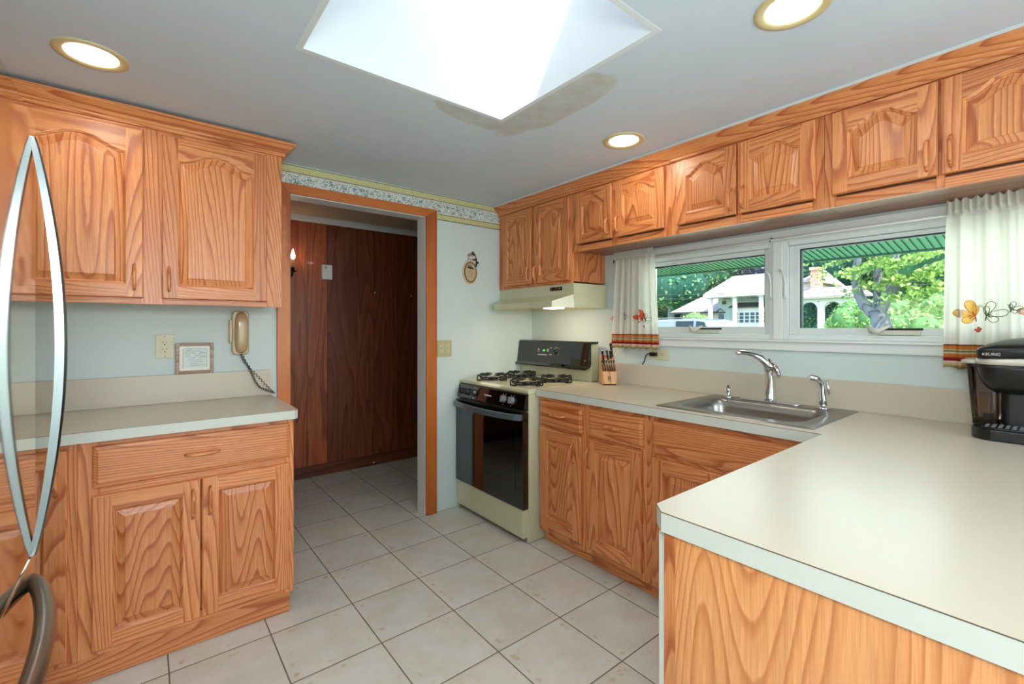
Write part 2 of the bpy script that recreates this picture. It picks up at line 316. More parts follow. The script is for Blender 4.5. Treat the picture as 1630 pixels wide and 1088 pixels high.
# ------------------------------------------------------------------ mesh helpers
class MB:
    def __init__(s): s.v = []; s.f = []; s.m = []; s.bd = []; s.sm = []; s.cur = 0.0
    def face(s, idx, mi=0, sm=False, bd=None): s.f.append(tuple(idx)); s.m.append(mi); s.sm.append(sm); s.bd.append(s.cur if bd is None else bd)
    def add(s, vs): n = len(s.v); s.v += [tuple(p) for p in vs]; return n
    def newboard(s): s.cur = random.random(); return s
    def box(s, x0, x1, y0, y1, z0, z1, mi=0, mp=None):
        P = [(x0, y0, z0), (x1, y0, z0), (x1, y1, z0), (x0, y1, z0), (x0, y0, z1), (x1, y0, z1), (x1, y1, z1), (x0, y1, z1)]
        if mp: P = [mp(*p) for p in P]
        n = s.add(P)
        for q in ((0, 3, 2, 1), (4, 5, 6, 7), (0, 1, 5, 4), (1, 2, 6, 5), (2, 3, 7, 6), (3, 0, 4, 7)): s.face([n + i for i in q], mi)
        return s
    def prism(s, poly, f0, f1, mi=0, sm=False, caps=True):
        """poly: list of 2D pts, f0/f1 map a 2D pt to 3D for each end"""
        k = len(poly); a = s.add([f0(*p) for p in poly]); b = s.add([f1(*p) for p in poly])
        for i in range(k): s.face([a + i, a + (i + 1) % k, b + (i + 1) % k, b + i], mi, sm)
        if caps: s.face([a + i for i in range(k)][::-1], mi); s.face([b + i for i in range(k)], mi)
        return s
    def tube(s, path, r, n=8, mi=0, sm=True, caps=True, flat=1.0):
        path = [Vector(p) for p in path]; rs = r if isinstance(r, (list, tuple)) else [r] * len(path)
        up = None; rings = []
        for i, p in enumerate(path):
            t = (path[min(i + 1, len(path) - 1)] - path[max(i - 1, 0)]).normalized()
            if up is None:
                up = Vector((0, 0, 1)) if abs(t.z) < 0.9 else Vector((1, 0, 0))
            u = (up - t * up.dot(t)).normalized(); w = t.cross(u); up = u
            rings.append(s.add([p + (u * cos(2 * pi * k / n) + w * sin(2 * pi * k / n) * flat) * rs[i] for k in range(n)]))
        for a, b in zip(rings, rings[1:]):
            for k in range(n): s.face([a + k, a + (k + 1) % n, b + (k + 1) % n, b + k], mi, sm)
        if caps: s.face([rings[0] + k for k in range(n)][::-1], mi); s.face([rings[-1] + k for k in range(n)], mi)
        return s
    def lathe(s, prof, c, n=24, mi=0, sm=True, ax='z'):
        rings = []
        for r, h in prof:
            pts = []
            for k in range(n):
                a = 2 * pi * k / n; q = (r * cos(a), r * sin(a), h)
                if ax == 'x': q = (q[2], q[0], q[1])
                if ax == 'y': q = (q[0], q[2], q[1])
                pts.append((c[0] + q[0], c[1] + q[1], c[2] + q[2]))
            rings.append(s.add(pts))
        for a, b in zip(rings, rings[1:]):
            for k in range(n): s.face([a + k, a + (k + 1) % n, b + (k + 1) % n, b + k], mi, sm)
        s.face([rings[0] + k for k in range(n)][::-1], mi); s.face([rings[-1] + k for k in range(n)], mi)
        return s
    def grid(s, fn, nu, nv, mi=0, sm=True):
        n = s.add([fn(i / nu, j / nv) for j in range(nv + 1) for i in range(nu + 1)])
        for j in range(nv):
            for i in range(nu):
                q = n + j * (nu + 1) + i; s.face([q, q + 1, q + nu + 2, q + nu + 1], mi, sm)
        return s
    def blob(s, c, r, mi=0, n=8, sm=True):
        rx, ry, rz = r if isinstance(r, (list, tuple)) else (r, r, r)
        s.grid(lambda u, v: (c[0] + rx * cos(2 * pi * u) * sin(pi * v), c[1] + ry * sin(2 * pi * u) * sin(pi * v), c[2] + rz * cos(pi * v)), n * 2, n, mi, sm); return s
    def build(s, name, mats, parent=None, bevel=0.0, seg=2, recalc=True, loc=None, solid=0.0):
        me = bpy.data.meshes.new(name); off = Vector((0, 0, 0))
        p = parent
        while p is not None: off += p.location; p = p.parent
        o = bpy.data.objects.new(name, me); COL.objects.link(o)
        if parent is not None: o.parent = parent
        elif loc is not None: off = Vector(loc); o.location = loc
        me.from_pydata([Vector(v) - off for v in s.v], [], s.f)
        for m in (mats if isinstance(mats, (list, tuple)) else [mats]): me.materials.append(m)
        me.polygons.foreach_set('material_index', s.m); me.polygons.foreach_set('use_smooth', s.sm)
        at = me.attributes.new('board', 'FLOAT', 'FACE'); at.data.foreach_set('value', s.bd)
        if recalc:
            b = bmesh.new(); b.from_mesh(me); bmesh.ops.recalc_face_normals(b, faces=b.faces); b.to_mesh(me); b.free()
        me.update()
        if solid:
            md = o.modifiers.new('solid', 'SOLIDIFY'); md.thickness = solid; md.offset = 0
        if bevel:
            md = o.modifiers.new('bevel', 'BEVEL'); md.width = bevel; md.segments = seg; md.limit_method = 'ANGLE'; md.angle_limit = radians(40); md.harden_normals = False
        return o
def thing(name, label, cat, loc=(0, 0, 0), group=None):
    o = bpy.data.objects.new(name, None); COL.objects.link(o); o.location = loc; o.empty_display_size = 0.1
    o['label'] = label; o['category'] = cat
    if group: o['group'] = group
    return o
def tag(o, label, cat, group=None, kind=None):
    o['label'] = label; o['category'] = cat
    if group: o['group'] = group
    if kind: o['kind'] = kind
    return o
def struct(o, label=None):
    o['kind'] = 'structure'
    if label: o['label'] = label
    return o
def sempty(name, label, loc=(0, 0, 0)):
    o = bpy.data.objects.new(name, None); COL.objects.link(o); o.location = loc; o['kind'] = 'structure'; o['label'] = label; return o
def dup(o, parent=None):
    c = o.copy(); COL.objects.link(c)
    if parent is not None: c.parent = parent
    for ch in list(o.children): dup(ch, c)
    return c
def text(body, size, mat, parent, mtx, name='lettering', depth=0.0004):
    cu = bpy.data.curves.new('t', 'FONT'); cu.body = body; cu.size = size; cu.align_x = 'CENTER'; cu.align_y = 'CENTER'; cu.extrude = depth
    tmp = bpy.data.objects.new('t', cu); COL.objects.link(tmp); bpy.context.view_layer.update()
    me = bpy.data.meshes.new_from_object(tmp.evaluated_get(bpy.context.evaluated_depsgraph_get())); bpy.data.objects.remove(tmp)
    off = Vector((0, 0, 0)); p = parent
    while p is not None: off += p.location; p = p.parent
    me.transform(Matrix.Translation(-off) @ mtx); me.materials.clear(); me.materials.append(mat)
    o = bpy.data.objects.new(name, me); COL.objects.link(o); o.parent = parent; return o
def face_mtx(origin, right, up):
    r, u = Vector(right).normalized(), Vector(up).normalized(); n = r.cross(u)
    m = Matrix.Identity(4)
    for i in range(3): m[i][0], m[i][1], m[i][2], m[i][3] = r[i], u[i], n[i], origin[i]
    return m

# ================================================================== SETTING
XW, YB, ZT = 2.45, 2.79, 2.205      # window wall, doorway wall, ceiling
XL, YR = -0.95, -2.6
f = MB(); f.box(-1.6, 3.1, YR - 0.15, 4.3, -0.1, 0.0); struct(f.build('floor', M['tile']), 'pale square ceramic floor tiles')
# ceiling with the skylight hole
def slab_hole(mb, X, Y, hx, hy, z0, z1, mi=0):
    xs = [X[0], hx[0], hx[1], X[1]]; ys = [Y[0], hy[0], hy[1], Y[1]]
    for i in range(3):
        for j in range(3):
            if i == 1 and j == 1: continue
            mb.box(xs[i], xs[i + 1], ys[j], ys[j + 1], z0, z1, mi)
c = MB(); slab_hole(c, (XL - 0.15, XW + 0.15), (YR - 0.15, YB + 0.055), (0.386, 1.251), (0.813, 1.627), ZT, ZT + 0.12)
struct(c.build('ceiling', M['ceil']), 'grey white painted kitchen ceiling with patched area')
sk = sempty('window_3', 'square skylight shaft in the ceiling', (0.82, 1.22, ZT))
s_ = MB()
for b_ in ((0.385, 0.405, 0.812, 1.628), (1.232, 1.252, 0.812, 1.628), (0.405, 1.232, 0.812, 0.832), (0.405, 1.232, 1.608, 1.628)): s_.box(*b_, ZT - 0.0008, 2.93)
s_.build('shaft', plain('shaft_paint', (226, 232, 235), 0.6), sk)
s_ = MB(); slab_hole(s_, (0.385, 1.252), (0.812, 1.628), (0.80, 1.232), (0.832, 1.608), 2.93, 2.99); s_.build('frame', M['white'], sk)  # left side widened out of view to shape the sunlit patch in the shaft
s_ = MB(); s_.box(0.79, 1.24, 0.82, 1.62, 2.975, 2.983); s_.build('glass', M['glass'], sk)
# doorway wall
w = MB(); DX0, DX1, DZ = 0.632, 1.487, 2.034
w.box(XL - 0.15, DX0, YB, YB + 0.11, 0, ZT); w.box(DX1, XW + 0.15, YB, YB + 0.11, 0, ZT); w.box(DX0, DX1, YB, YB + 0.11, DZ, ZT)
struct(w.build('wall_back', M['wall']), 'white kitchen wall with the open doorway')
dr = sempty('door_1', 'open doorway with knotty pine casing and white jamb', (1.06, YB, 0))
j = MB(); j.box(DX1 - 0.004, DX1, YB - 0.002, YB + 0.112, 0, DZ); j.box(DX0, DX0 + 0.004, YB - 0.002, YB + 0.112, 0, DZ); j.box(DX0, DX1, YB - 0.002, YB + 0.112, DZ - 0.004, DZ)
j.build('jamb', M['white'], dr)
for nm, q, mt in (('casing', (0.566, DX0 + 0.002, 0, DZ), 'Z'), ('casing', (DX1 - 0.002, 1.566, 0, DZ), 'Z')):
    m_ = MB().newboard(); x0, x1, z0, z1 = q
    inn = x1 if x0 < 1 else x0; out = x0 if x0 < 1 else x1
    m_.prism([(x0, z0), (x1, z0), (x1, DZ if x1 == inn else 2.09), (x0, 2.09 if x0 == out else DZ)], lambda x, z: (x, YB - 0.0005, z), lambda x, z: (x, YB - 0.018, z))
    m_.build(nm, PINE['Z'], dr, bevel=0.002)
m_ = MB().newboard(); m_.prism([(DX0 + 0.002, DZ), (DX1 - 0.002, DZ), (1.566, 2.09), (0.566, 2.09)], lambda x, z: (x, YB - 0.0005, z), lambda x, z: (x, YB - 0.018, z)); m_.build('casing', PINE['X'], dr, bevel=0.002)
bp = MB(); bp.box(0.53, 2.12, YB - 0.0012, YB - 0.0002, 2.091, 2.2); bp.box(1.567, 2.15, YB - 0.0012, YB - 0.0002, 2.028, 2.091)
struct(bp.build('trim_1', M['paper']), 'wallpaper border with blue floral band and yellow strips')
# window wall: opening y -0.35..1.72, z 1.222..1.700
w = MB(); WY0, WY1, WZ0, WZ1 = -0.40, 1.725, 1.222, 1.702
w.box(XW, XW + 0.15, YR - 0.15, WY0, 0, ZT); w.box(XW, XW + 0.15, WY1, YB, 0, ZT)
w.box(XW, XW + 0.15, WY0, WY1, 0, WZ0); w.box(XW, XW + 0.15, WY0, WY1, WZ1, ZT)
struct(w.build('wall_right', M['wall']), 'white wall above the sink with two windows')
w = MB(); w.box(XL - 0.15, XL, YR - 0.15, YB, 0, ZT); struct(w.build('wall_left', M['wall']), 'white wall behind the refrigerator')
w = MB(); w.box(XL, -0.5, YR - 0.15, YR, 0, ZT); w.box(2.2, XW, YR - 0.15, YR, 0, ZT); w.box(-0.5, 2.2, YR - 0.15, YR, 0, 0.25); w.box(-0.5, 2.2, YR - 0.15, YR, 2.1, ZT)
struct(w.build('wall_rear', M['wall']), 'white wall behind the camera with an added window opening')
rw = sempty('window_4', 'added unseen window behind the camera that brings in fill light', (0.85, YR - 0.07, 0.25)); q = MB()  # window added out of view as an opening for the fill light
for b_ in ((-0.5, -0.45, 0.25, 2.1), (2.15, 2.2, 0.25, 2.1), (0.825, 0.875, 0.25, 2.1), (-0.45, 0.825, 0.25, 0.3), (0.875, 2.15, 0.25, 0.3), (-0.45, 0.825, 2.05, 2.1), (0.875, 2.15, 2.05, 2.1)): q.box(b_[0], b_[1], YR - 0.1, YR - 0.05, b_[2], b_[3])
q.build('frame', M['winwhite'], rw)
# hall beyond the doorway
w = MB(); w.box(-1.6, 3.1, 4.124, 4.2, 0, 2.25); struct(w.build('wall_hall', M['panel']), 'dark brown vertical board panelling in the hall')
w = MB(); w.box(-1.6, -1.5, YB + 0.11, 4.124, 0, 2.25); w.box(3.0, 3.1, YB + 0.11, 4.124, 0, 2.25); w.box(XW + 0.15, 3.1, YB, YB + 0.11, 0, 2.25); w.box(-1.6, XL - 0.15, YB, YB + 0.11, 0, 2.25)
struct(w.build('wall_hall_ends', M['wall']), 'plain end walls of the hall')
w = MB(); w.box(-1.6, 3.1, YB + 0.055, 4.2, 2.235, 2.3); struct(w.build('ceiling_hall', M['hallceil']), 'beige hall ceiling')
w = MB(); w.box(-1.5, 3.0, 4.108, 4.1235, 2.18, 2.2345); struct(w.build('trim_2', M['white'], bevel=0.003), 'white strip where the hall panelling meets the ceiling')
w = MB().newboard(); w.box(-1.5, 3.0, 4.106, 4.1235, 0, 0.095); struct(w.build('baseboard_hall', M['basewood'], bevel=0.003), 'dark wooden baseboard in the hall')

# windows over the sink -------------------------------------------------
def window_unit(name, y0, y1, label, gy0, gy1, gz0, gz1, crank_y, latch_y):
    r = sempty(name, label, (XW + 0.05, (y0 + y1) / 2, WZ0))
    m = MB()
    m.box(XW - 0.004, XW + 0.12, y0, y0 + 0.022, WZ0, WZ1); m.box(XW - 0.004, XW + 0.12, y1 - 0.022, y1, WZ0, WZ1)
    m.box(XW - 0.004, XW + 0.12, y0 + 0.022, y1 - 0.022, WZ0, WZ0 + 0.022); m.box(XW - 0.004, XW + 0.12, y0 + 0.022, y1 - 0.022, WZ1 - 0.022, WZ1)
    m.build('frame', M['winwhite'], r, bevel=0.0015)
    m = MB(); a0, a1, b0, b1 = y0 + 0.023, y1 - 0.023, WZ0 + 0.023, WZ1 - 0.023
    for q in ((a0, gy0, b0, b1), (gy1, a1, b0, b1), (gy0, gy1, b0, gz0), (gy0, gy1, gz1, b1)): m.box(XW + 0.010, XW + 0.05, *q)
    m.build('sash', M['winwhite'], r, bevel=0.003)
    m = MB(); g = 0.006
    for q in ((gy0, gy0 + g, gz0, gz1), (gy1 - g, gy1, gz0, gz1), (gy0 + g, gy1 - g, gz1 - g, gz1)): m.box(XW + 0.022, XW + 0.048, *q)
    m.build('gasket', M['gasket'], r)
    m = MB(); m.box(XW + 0.030, XW + 0.034, gy0, gy1, gz0, gz1); m.build('glass', M['glass'], r)
    # folding crank handle: base bar with a curled grip
    m = MB(); m.box(XW - 0.006, XW + 0.012, crank_y - 0.145, crank_y - 0.01, WZ0 + 0.026, WZ0 + 0.046); m.build('crank_base', M['hardware'], r, bevel=0.004)
    m = MB(); m.tube([(XW - 0.006, crank_y + 0.03, WZ0 + 0.066), (XW - 0.022, crank_y + 0.012, WZ0 + 0.046), (XW - 0.03, crank_y - 0.01, WZ0 + 0.040), (XW - 0.02, crank_y - 0.03, WZ0 + 0.056), (XW - 0.012, crank_y - 0.05, WZ0 + 0.066)], [0.007, 0.013, 0.013, 0.009, 0.006], 8, flat=0.7)
    m.build('crank_handle', M['hardware'], r)
    m = MB(); m.tube([(XW - 0.004, latch_y, 1.42), (XW - 0.012, latch_y, 1.44), (XW - 0.010, latch_y, 1.50), (XW - 0.018, latch_y + 0.004, 1.54), (XW - 0.02, latch_y + 0.018, 1.565)], [0.004, 0.005, 0.004, 0.004, 0.005], 8)
    m.box(XW - 0.006, XW - 0.0045, latch_y - 0.005, latch_y + 0.005, 1.36, 1.54); m.build('latch', M['winwhite'], r)
    m = MB(); m.box(XW + 0.0085, XW + 0.0099, crank_y - 0.15, crank_y - 0.01, WZ0 + 0.047, WZ0 + 0.056); m.build('sticker', M['slot'], r)
    return r
window_unit('window_1', 0.955, 1.725, 'left crank window over the sink facing the neighbouring house', 1.003, 1.68, 1.285, 1.654, 1.375, 0.966)
window_unit('window_2', -0.40, 0.912, 'right crank window over the sink facing trees', -0.35, 0.846, 1.278, 1.660, 0.545, 0.90)
m = MB(); m.box(XW - 0.014, XW + 0.12, 0.9125, 0.9545, WZ0, WZ1); m.box(XW - 0.014, XW - 0.0005, -0.5, 1.79, WZ1, 1.757); m.box(XW - 0.014, XW - 0.0005, 1.7255, 1.79, WZ0, WZ1)
m.box(XW - 0.014, XW - 0.0005, -0.5, 1.79, 1.168, WZ0 - 0.012); m.box(XW - 0.026, XW + 0.01, -0.5, 1.80, WZ0 - 0.012, WZ0 - 0.0005)
struct(m.build('trim_3', M['white'], bevel=0.002), 'white casing and sill around the sink windows')
rod = thing('curtain_rod', 'thin white curtain rod across the top of the sink windows', 'curtain rod', (2.415, 0.8, 1.715))
m = MB(); m.tube([(2.412, -0.45, 1.713), (2.412, 1.90, 1.713)], 0.0065, 10); m.build('rod', M['white'], rod)
for yy in (1.925, 0.955):
    m = MB(); m.tube([(2.4495, yy, 1.722), (2.43, yy, 1.724), (2.412, yy, 1.722), (2.408, yy, 1.712), (2.412, yy - 0.0 + 0.004, 1.704)], 0.003, 8); m.box(2.446, 2.4498, yy - 0.007, yy + 0.007, 1.706, 1.74); m.build('bracket', M['bronze'], rod)

# curtains --------------------------------------------------------------
def curtain(label, ztop, zbot, top, bot, npl, seed, motifs):
    rnd = random.Random(seed); ph = [rnd.uniform(0, 6.28) for _ in range(6)]
    zr = ztop - 0.055
    def yb(z):
        t = (ztop - z) / (ztop - zbot); t = max(0, min(1, t)); e = t ** 0.8
        y0 = top[0] + (bot[0] - top[0]) * e; y1 = top[1] + (bot[1] - top[1]) * e; return y0, y1
    def xs(s, z):
        t = max(0, (zr - z) / (zr - zbot)); amp = 0.0035 + 0.009 * min(1, t * 1.6)
        x = 2.396 + amp * (sin(2 * pi * npl * s + ph[0] + 0.5 * sin(3 * t)) + 0.5 * sin(2 * pi * npl * 1.7 * s + ph[1] + t)) + 0.3 * amp * sin(2 * pi * npl * 3.1 * s + ph[2]) - 0.006 * t
        if z > zr: x = 2.396 + 0.008 * sin(2 * pi * npl * 3.3 * s + ph[3]) * min(1, (z - zr) / 0.02) + 0.003 * sin(2 * pi * npl * 6 * s)
        return x + 0.007 * exp(-((z - zr) / 0.006) ** 2)
    def P(s, v):
        z = zbot + (ztop - zbot) * v; y0, y1 = yb(z)
        zz = z + (0.006 * sin(2 * pi * npl * 2.3 * s + ph[4]) if v > 0.985 else 0) + (0.004 * sin(2 * pi * npl * s + ph[0]) * (1 - v * 8) if v < 0.125 else 0)
        return (xs(s, z), y0 + (y1 - y0) * s, zz)
    r = thing('cafe_curtain', label, 'curtain', (2.40, (bot[0] + bot[1]) / 2, zbot))
    m = MB(); m.grid(P, 150, 90); m.build('cloth', curtain_mat(zbot, seed), r, recalc=False)
    def on(y, z, d=0.0022):
        y0, y1 = yb(z); return (xs((y - y0) / (y1 - y0), z) - d, y, z)
    def stroke(mb, pts, w, mi): mb.tube([on(*p) for p in pts], w, 5, mi)
    def wing(mb, c, ang, L, Wd, mi_fill, mi_line, w):
        pts = []
        for k in range(19):
            a = 2 * pi * k / 18; rr = (0.5 - 0.5 * cos(a)); u = L * (0.5 - 0.5 * cos(a)); v = Wd * sin(a) * (0.35 + 0.65 * (0.5 - 0.5 * cos(a)))
            pts.append((c[0] + (u * cos(ang) - v * sin(ang)), c[1] + (u * sin(ang) + v * cos(ang))))
        if mi_fill is not None:
            cc = mb.add([on(sum(p[0] for p in pts) / 19, sum(p[1] for p in pts) / 19, 0.0045)]); n0 = mb.add([on(*p, 0.0032) for p in pts])
            for k in range(18): mb.face([cc, n0 + k, n0 + k + 1], mi_fill)
        stroke(mb, pts, w, mi_line)
    for (y, z, sc, style) in motifs:
        m = MB(); fill = {'solid_y': 1, 'solid_o': 0, 'line': None}[style]; ln = {'solid_y': 0, 'solid_o': 3, 'line': 2}[style]; w = 0.0011
        flip = 1 if style != 'line' else -1
        for ang, L, Wd in ((pi * 0.07, 1.0, 0.30), (pi * 0.40, 0.95, 0.30), (-pi * 0.22, 0.62, 0.26), (pi * 0.62 if style == 'solid_o' else pi * 0.5, 0.6, 0.22)):
            a2 = ang if flip > 0 else pi - ang
            wing(m, (y, z), a2, L * sc, Wd * sc, fill, ln, w)
        for a2 in (0.3, 1.0, 1.6, -0.6):
            aa = a2 if flip > 0 else pi - a2
            stroke(m, [(y, z), (y + 0.3 * sc * cos(aa), z + 0.3 * sc * sin(aa))], w * 1.2, 0 if style != 'line' else 2)
        stroke(m, [(y - flip * 0.05 * sc, z - 0.35 * sc), (y, z), (y - flip * 0.02 * sc, z + 0.3 * sc)], w * 1.6, ln)
        stroke(m, [(y, z + 0.2 * sc), (y - flip * 0.15 * sc, z + 0.55 * sc), (y - flip * 0.3 * sc, z + 0.6 * sc)], w * 0.8, 2)
        m.build('butterfly_embroidery', [M['orange'], M['yellow'], M['olive'], M['red']], r, recalc=False)
    return r
curtain('white butterfly curtain at the left end of the sink windows above the knife block', 1.772, 1.150, (1.615, 1.905), (1.575, 1.935), 7, 3,
        [(1.690, 1.335, 0.062, 'solid_o'), (1.665, 1.325, 0.045, 'line'), (1.830, 1.345, 0.040, 'line'), (1.905, 1.335, 0.03, 'solid_y'), (1.675, 1.285, 0.014, 'solid_o')])
curtain('white butterfly curtain at the right end of the sink windows behind the coffee maker', 1.765, 1.128, (-0.25, 0.318), (-0.30, 0.326), 9, 11,
        [(0.240, 1.325, 0.062, 'solid_y'), (0.210, 1.325, 0.055, 'line'), (0.085, 1.33, 0.05, 'solid_y'), (0.228, 1.270, 0.014, 'solid_o'), (0.150, 1.345, 0.03, 'line')])

# ================================================================== CABINETRY
mpB = lambda Y0: (lambda u, d, z: (u, Y0 - d, z))     # faces on the doorway wall look to -y
mpR = lambda X0: (lambda u, d, z: (X0 - d, u, z))     # faces on the window wall look to -x
def door_part(parent, name, mp, hmat, u0, u1, z0, z1, rise=0.0, stile=0.056, rail=0.056, toprail=None, th=0.020, wiggle=0):
    mb = MB(); tr = (rail + rise * 0.9 if rise else rail) if toprail is None else toprail
    e = 0.004
    # outer slab sides + rounded edge
    O1 = [(u0, z0), (u1, z0), (u1, z1), (u0, z1)]; O2 = [(u0 + e, z0 + e), (u1 - e, z0 + e), (u1 - e, z1 - e), (u0 + e, z1 - e)]
    a = mb.add([mp(u, 0.0005, z) for u, z in O1]); b = mb.add([mp(u, th - e, z) for u, z in O1]); c_ = mb.add([mp(u, th, z) for u, z in O2])
    for p, q in ((a, b), (b, c_)):
        for i in range(4): mb.face([p + i, p + (i + 1) % 4, q + (i + 1) % 4, q + i], 1 if i in (0, 2) else 0)
    mb.face([a, a + 1, a + 2, a + 3][::-1], 0)
    x0, x1, y0, y1 = u0 + e, u1 - e, z0 + e, z1 - e
    L, R, B, T = u0 + stile, u1 - stile, z0 + rail, z1 - tr
    N = 22
    arch = lambda s: rise * (0.5 + 0.5 * cos(pi * min(1.0, abs(s) * 1.04))) ** 0.82 if rise else 0.0
    def top(i, d): s = -1 + 2 * i / N; l, r = L + d, R - d; return (l + (r - l) * i / N, T - d + arch(s) * (1 - d * 1.2 / max(0.05, R - L)))
    # flat frame faces
    mb.newboard(); q = mb.add([mp(*t) for t in ((x0, th, y0), (L, th, y0), (L, th, y1), (x0, th, y1))]); mb.face([q, q + 1, q + 2, q + 3], 0)
    mb.newboard(); q = mb.add([mp(*t) for t in ((R, th, y0), (x1, th, y0), (x1, th, y1), (R, th, y1))]); mb.face([q, q + 1, q + 2, q + 3], 0)
    mb.newboard(); q = mb.add([mp(*t) for t in ((L, th, y0), (R, th, y0), (R, th, B), (L, th, B))]); mb.face([q, q + 1, q + 2, q + 3], 1)
    mb.newboard()
    for i in range(N):
        p0, p1 = top(i, 0), top(i + 1, 0); q = mb.add([mp(p0[0], th, p0[1]), mp(p1[0], th, p1[1]), mp(p1[0], th, y1), mp(p0[0], th, y1)]); mb.face([q, q + 1, q + 2, q + 3], 1)
    # loft contours: (inset, depth)
    prof = [(0, th), (0.0025, th - 0.0008), (0.005, th - 0.004), (0.0075, th - 0.0055), (0.0095, th - 0.010), (0.012, th - 0.0105), (0.034, th - 0.0035), (0.0365, th - 0.0012), (0.038, th - 0.001)]
    rings = []; bd = random.random()
    for k, (d, dep) in enumerate(prof):
        pts = [mp(L + d, dep, B + d), mp(R - d, dep, B + d)] + [mp(top(i, d)[0], dep, top(i, d)[1]) for i in range(N, -1, -1)]
        rings.append(mb.add(pts))
    n = N + 3
    for k in range(len(rings) - 1):
        for i in range(n):
            mi = 1 if (k < 4 and (i == 0 or 2 <= i < n - 1)) else 0
            mb.face([rings[k] + i, rings[k] + (i + 1) % n, rings[k + 1] + (i + 1) % n, rings[k + 1] + i], mi, False, bd)
    # panel field as strips
    l = rings[-1]; d = prof[-1][0]; dep = prof[-1][1]
    bot = mb.add([mp(top(i, d)[0], dep, B + d) for i in range(N + 1)])
    for i in range(N): mb.face([bot + i, bot + i + 1, l + 2 + (N - i - 1), l + 2 + (N - i)], 0, False, bd)
    return mb.build(name, [OAK['Z'], hmat], parent, recalc=True)
def drawer_part(parent, mp, hmat, u0, u1, z0, z1, th=0.02, name='drawer'):
    mb = MB().newboard(); e = 0.012
    O = [(u0, z0), (u1, z0), (u1, z1), (u0, z1)]; rings = []
    for ins, dep in ((0, 0.0005), (0, th - 0.008), (0.003, th - 0.005), (e, th - 0.002), (e + 0.003, th)):
        rings.append(mb.add([mp(min(max(u, u0 + ins), u1 - ins), dep, min(max(z, z0 + ins), z1 - ins)) for u, z in O]))
    for p, q in zip(rings, rings[1:]):
        for i in range(4): mb.face([p + i, p + (i + 1) % 4, q + (i + 1) % 4, q + i], 0)
    mb.face([rings[-1] + i for i in range(4)], 0); mb.face([rings[0] + i for i in range(4)], 0)
    return mb.build(name, [hmat], parent)
def pull(parent, mp, u, z, L, vert=True, th=0.02, mat=None):
    h = L / 2; pts = []; rr = []
    for k in range(13):
        t = -1 + 2 * k / 12; d = th - 0.001 + 0.026 * (1 - abs(t) ** 5) ; w = t * h * (1 if abs(t) < 0.99 else 0.98)
        pts.append(mp(u, d, z + w) if vert else mp(u + w, d, z)); rr.append(0.0065 if abs(t) < 0.8 else 0.0055)
    # squarer ends
    m = MB().newboard(); m.tube(pts, rr, 8); return m.build('handle', mat or OAK['Z' if vert else 'X'], parent)
def frame_part(parent, mp, hmat, u0, u1, z0, z1, stiles, rails, th=0.019, name='face_frame'):
    """stiles: list of (ua,ub); rails: list of (za,zb[,ua,ub])"""
    mb = MB()
    for a, b in stiles: mb.newboard(); mb.box(a, b, 0 - th, 0, z0, z1, 0, mp)
    for r in rails:
        za, zb = r[:2]; segs = []
        if len(r) == 4: segs = [(r[2], r[3])]
        else:
            ss = sorted(stiles)
            segs = [(ss[i][1], ss[i + 1][0]) for i in range(len(ss) - 1)]
        for a, b in segs: mb.newboard(); mb.box(a, b, -th, -0.0004, za, zb, 1, mp)
    return mb.build(name, [OAK['Z'], hmat], parent, bevel=0.0008, seg=1)

# ---- left wall cabinet (two doors and a third behind the fridge)
Y0 = 2.485; mp = mpB(Y0)
cab = thing('wall_cabinet', 'oak wall cabinet with arched doors above the telephone', 'cabinet', (0, YB - 0.15, 1.38))
m = MB().newboard(); m.box(XL + 0.002, 0.527, Y0 + 0.0195, YB - 0.002, 1.398, 2.128); m.build('body', OAK['Z'], cab)
frame_part(cab, mp, OAK['X'], XL + 0.002, 0.527, 1.38, 2.134, [(XL + 0.002, -0.86), (-0.447, -0.405), (-0.018, 0.060), (0.452, 0.527)], [(1.38, 1.412), (2.10, 2.134)])
for (a, b, hu) in ((0.054, 0.458, 0.078), (-0.412, -0.008, -0.038), (-0.87, -0.466, -0.495)):
    d = door_part(cab, 'door', mp, OAK['X'], a, b, 1.405, 2.112, rise=0.05); pull(d, mp, hu, 1.490, 0.105)
# crown moulding profile (d outwards, z)
CR = [(0.0006, 2.128), (0.010, 2.128), (0.014, 2.134), (0.014, 2.141), (0.020, 2.145), (0.024, 2.152), (0.040, 2.168), (0.050, 2.176), (0.055, 2.179), (0.055, 2.190), (0.0006, 2.190)]
def crown(mb, ptfn_list):
    k = len(CR); rings = [mb.add([fn(d, z) for d, z in CR]) for fn in ptfn_list]
    for a, b in zip(rings, rings[1:]):
        for i in range(k): mb.face([a + i, a + (i + 1) % k, b + (i + 1) % k, b + i], 0)
    mb.face([rings[0] + i for i in range(k)]); mb.face([rings[-1] + i for i in range(k)][::-1])
m = MB().newboard(); crown(m, [lambda d, z: (XL + 0.002, Y0 - d, z), lambda d, z: (0.527 + d, Y0 - d, z), lambda d, z: (0.527 + d, YB - 0.003, z)])
tag(m.build('crown_moulding', OAK['X']), 'oak crown moulding along the top of the cabinet above the telephone', 'moulding')

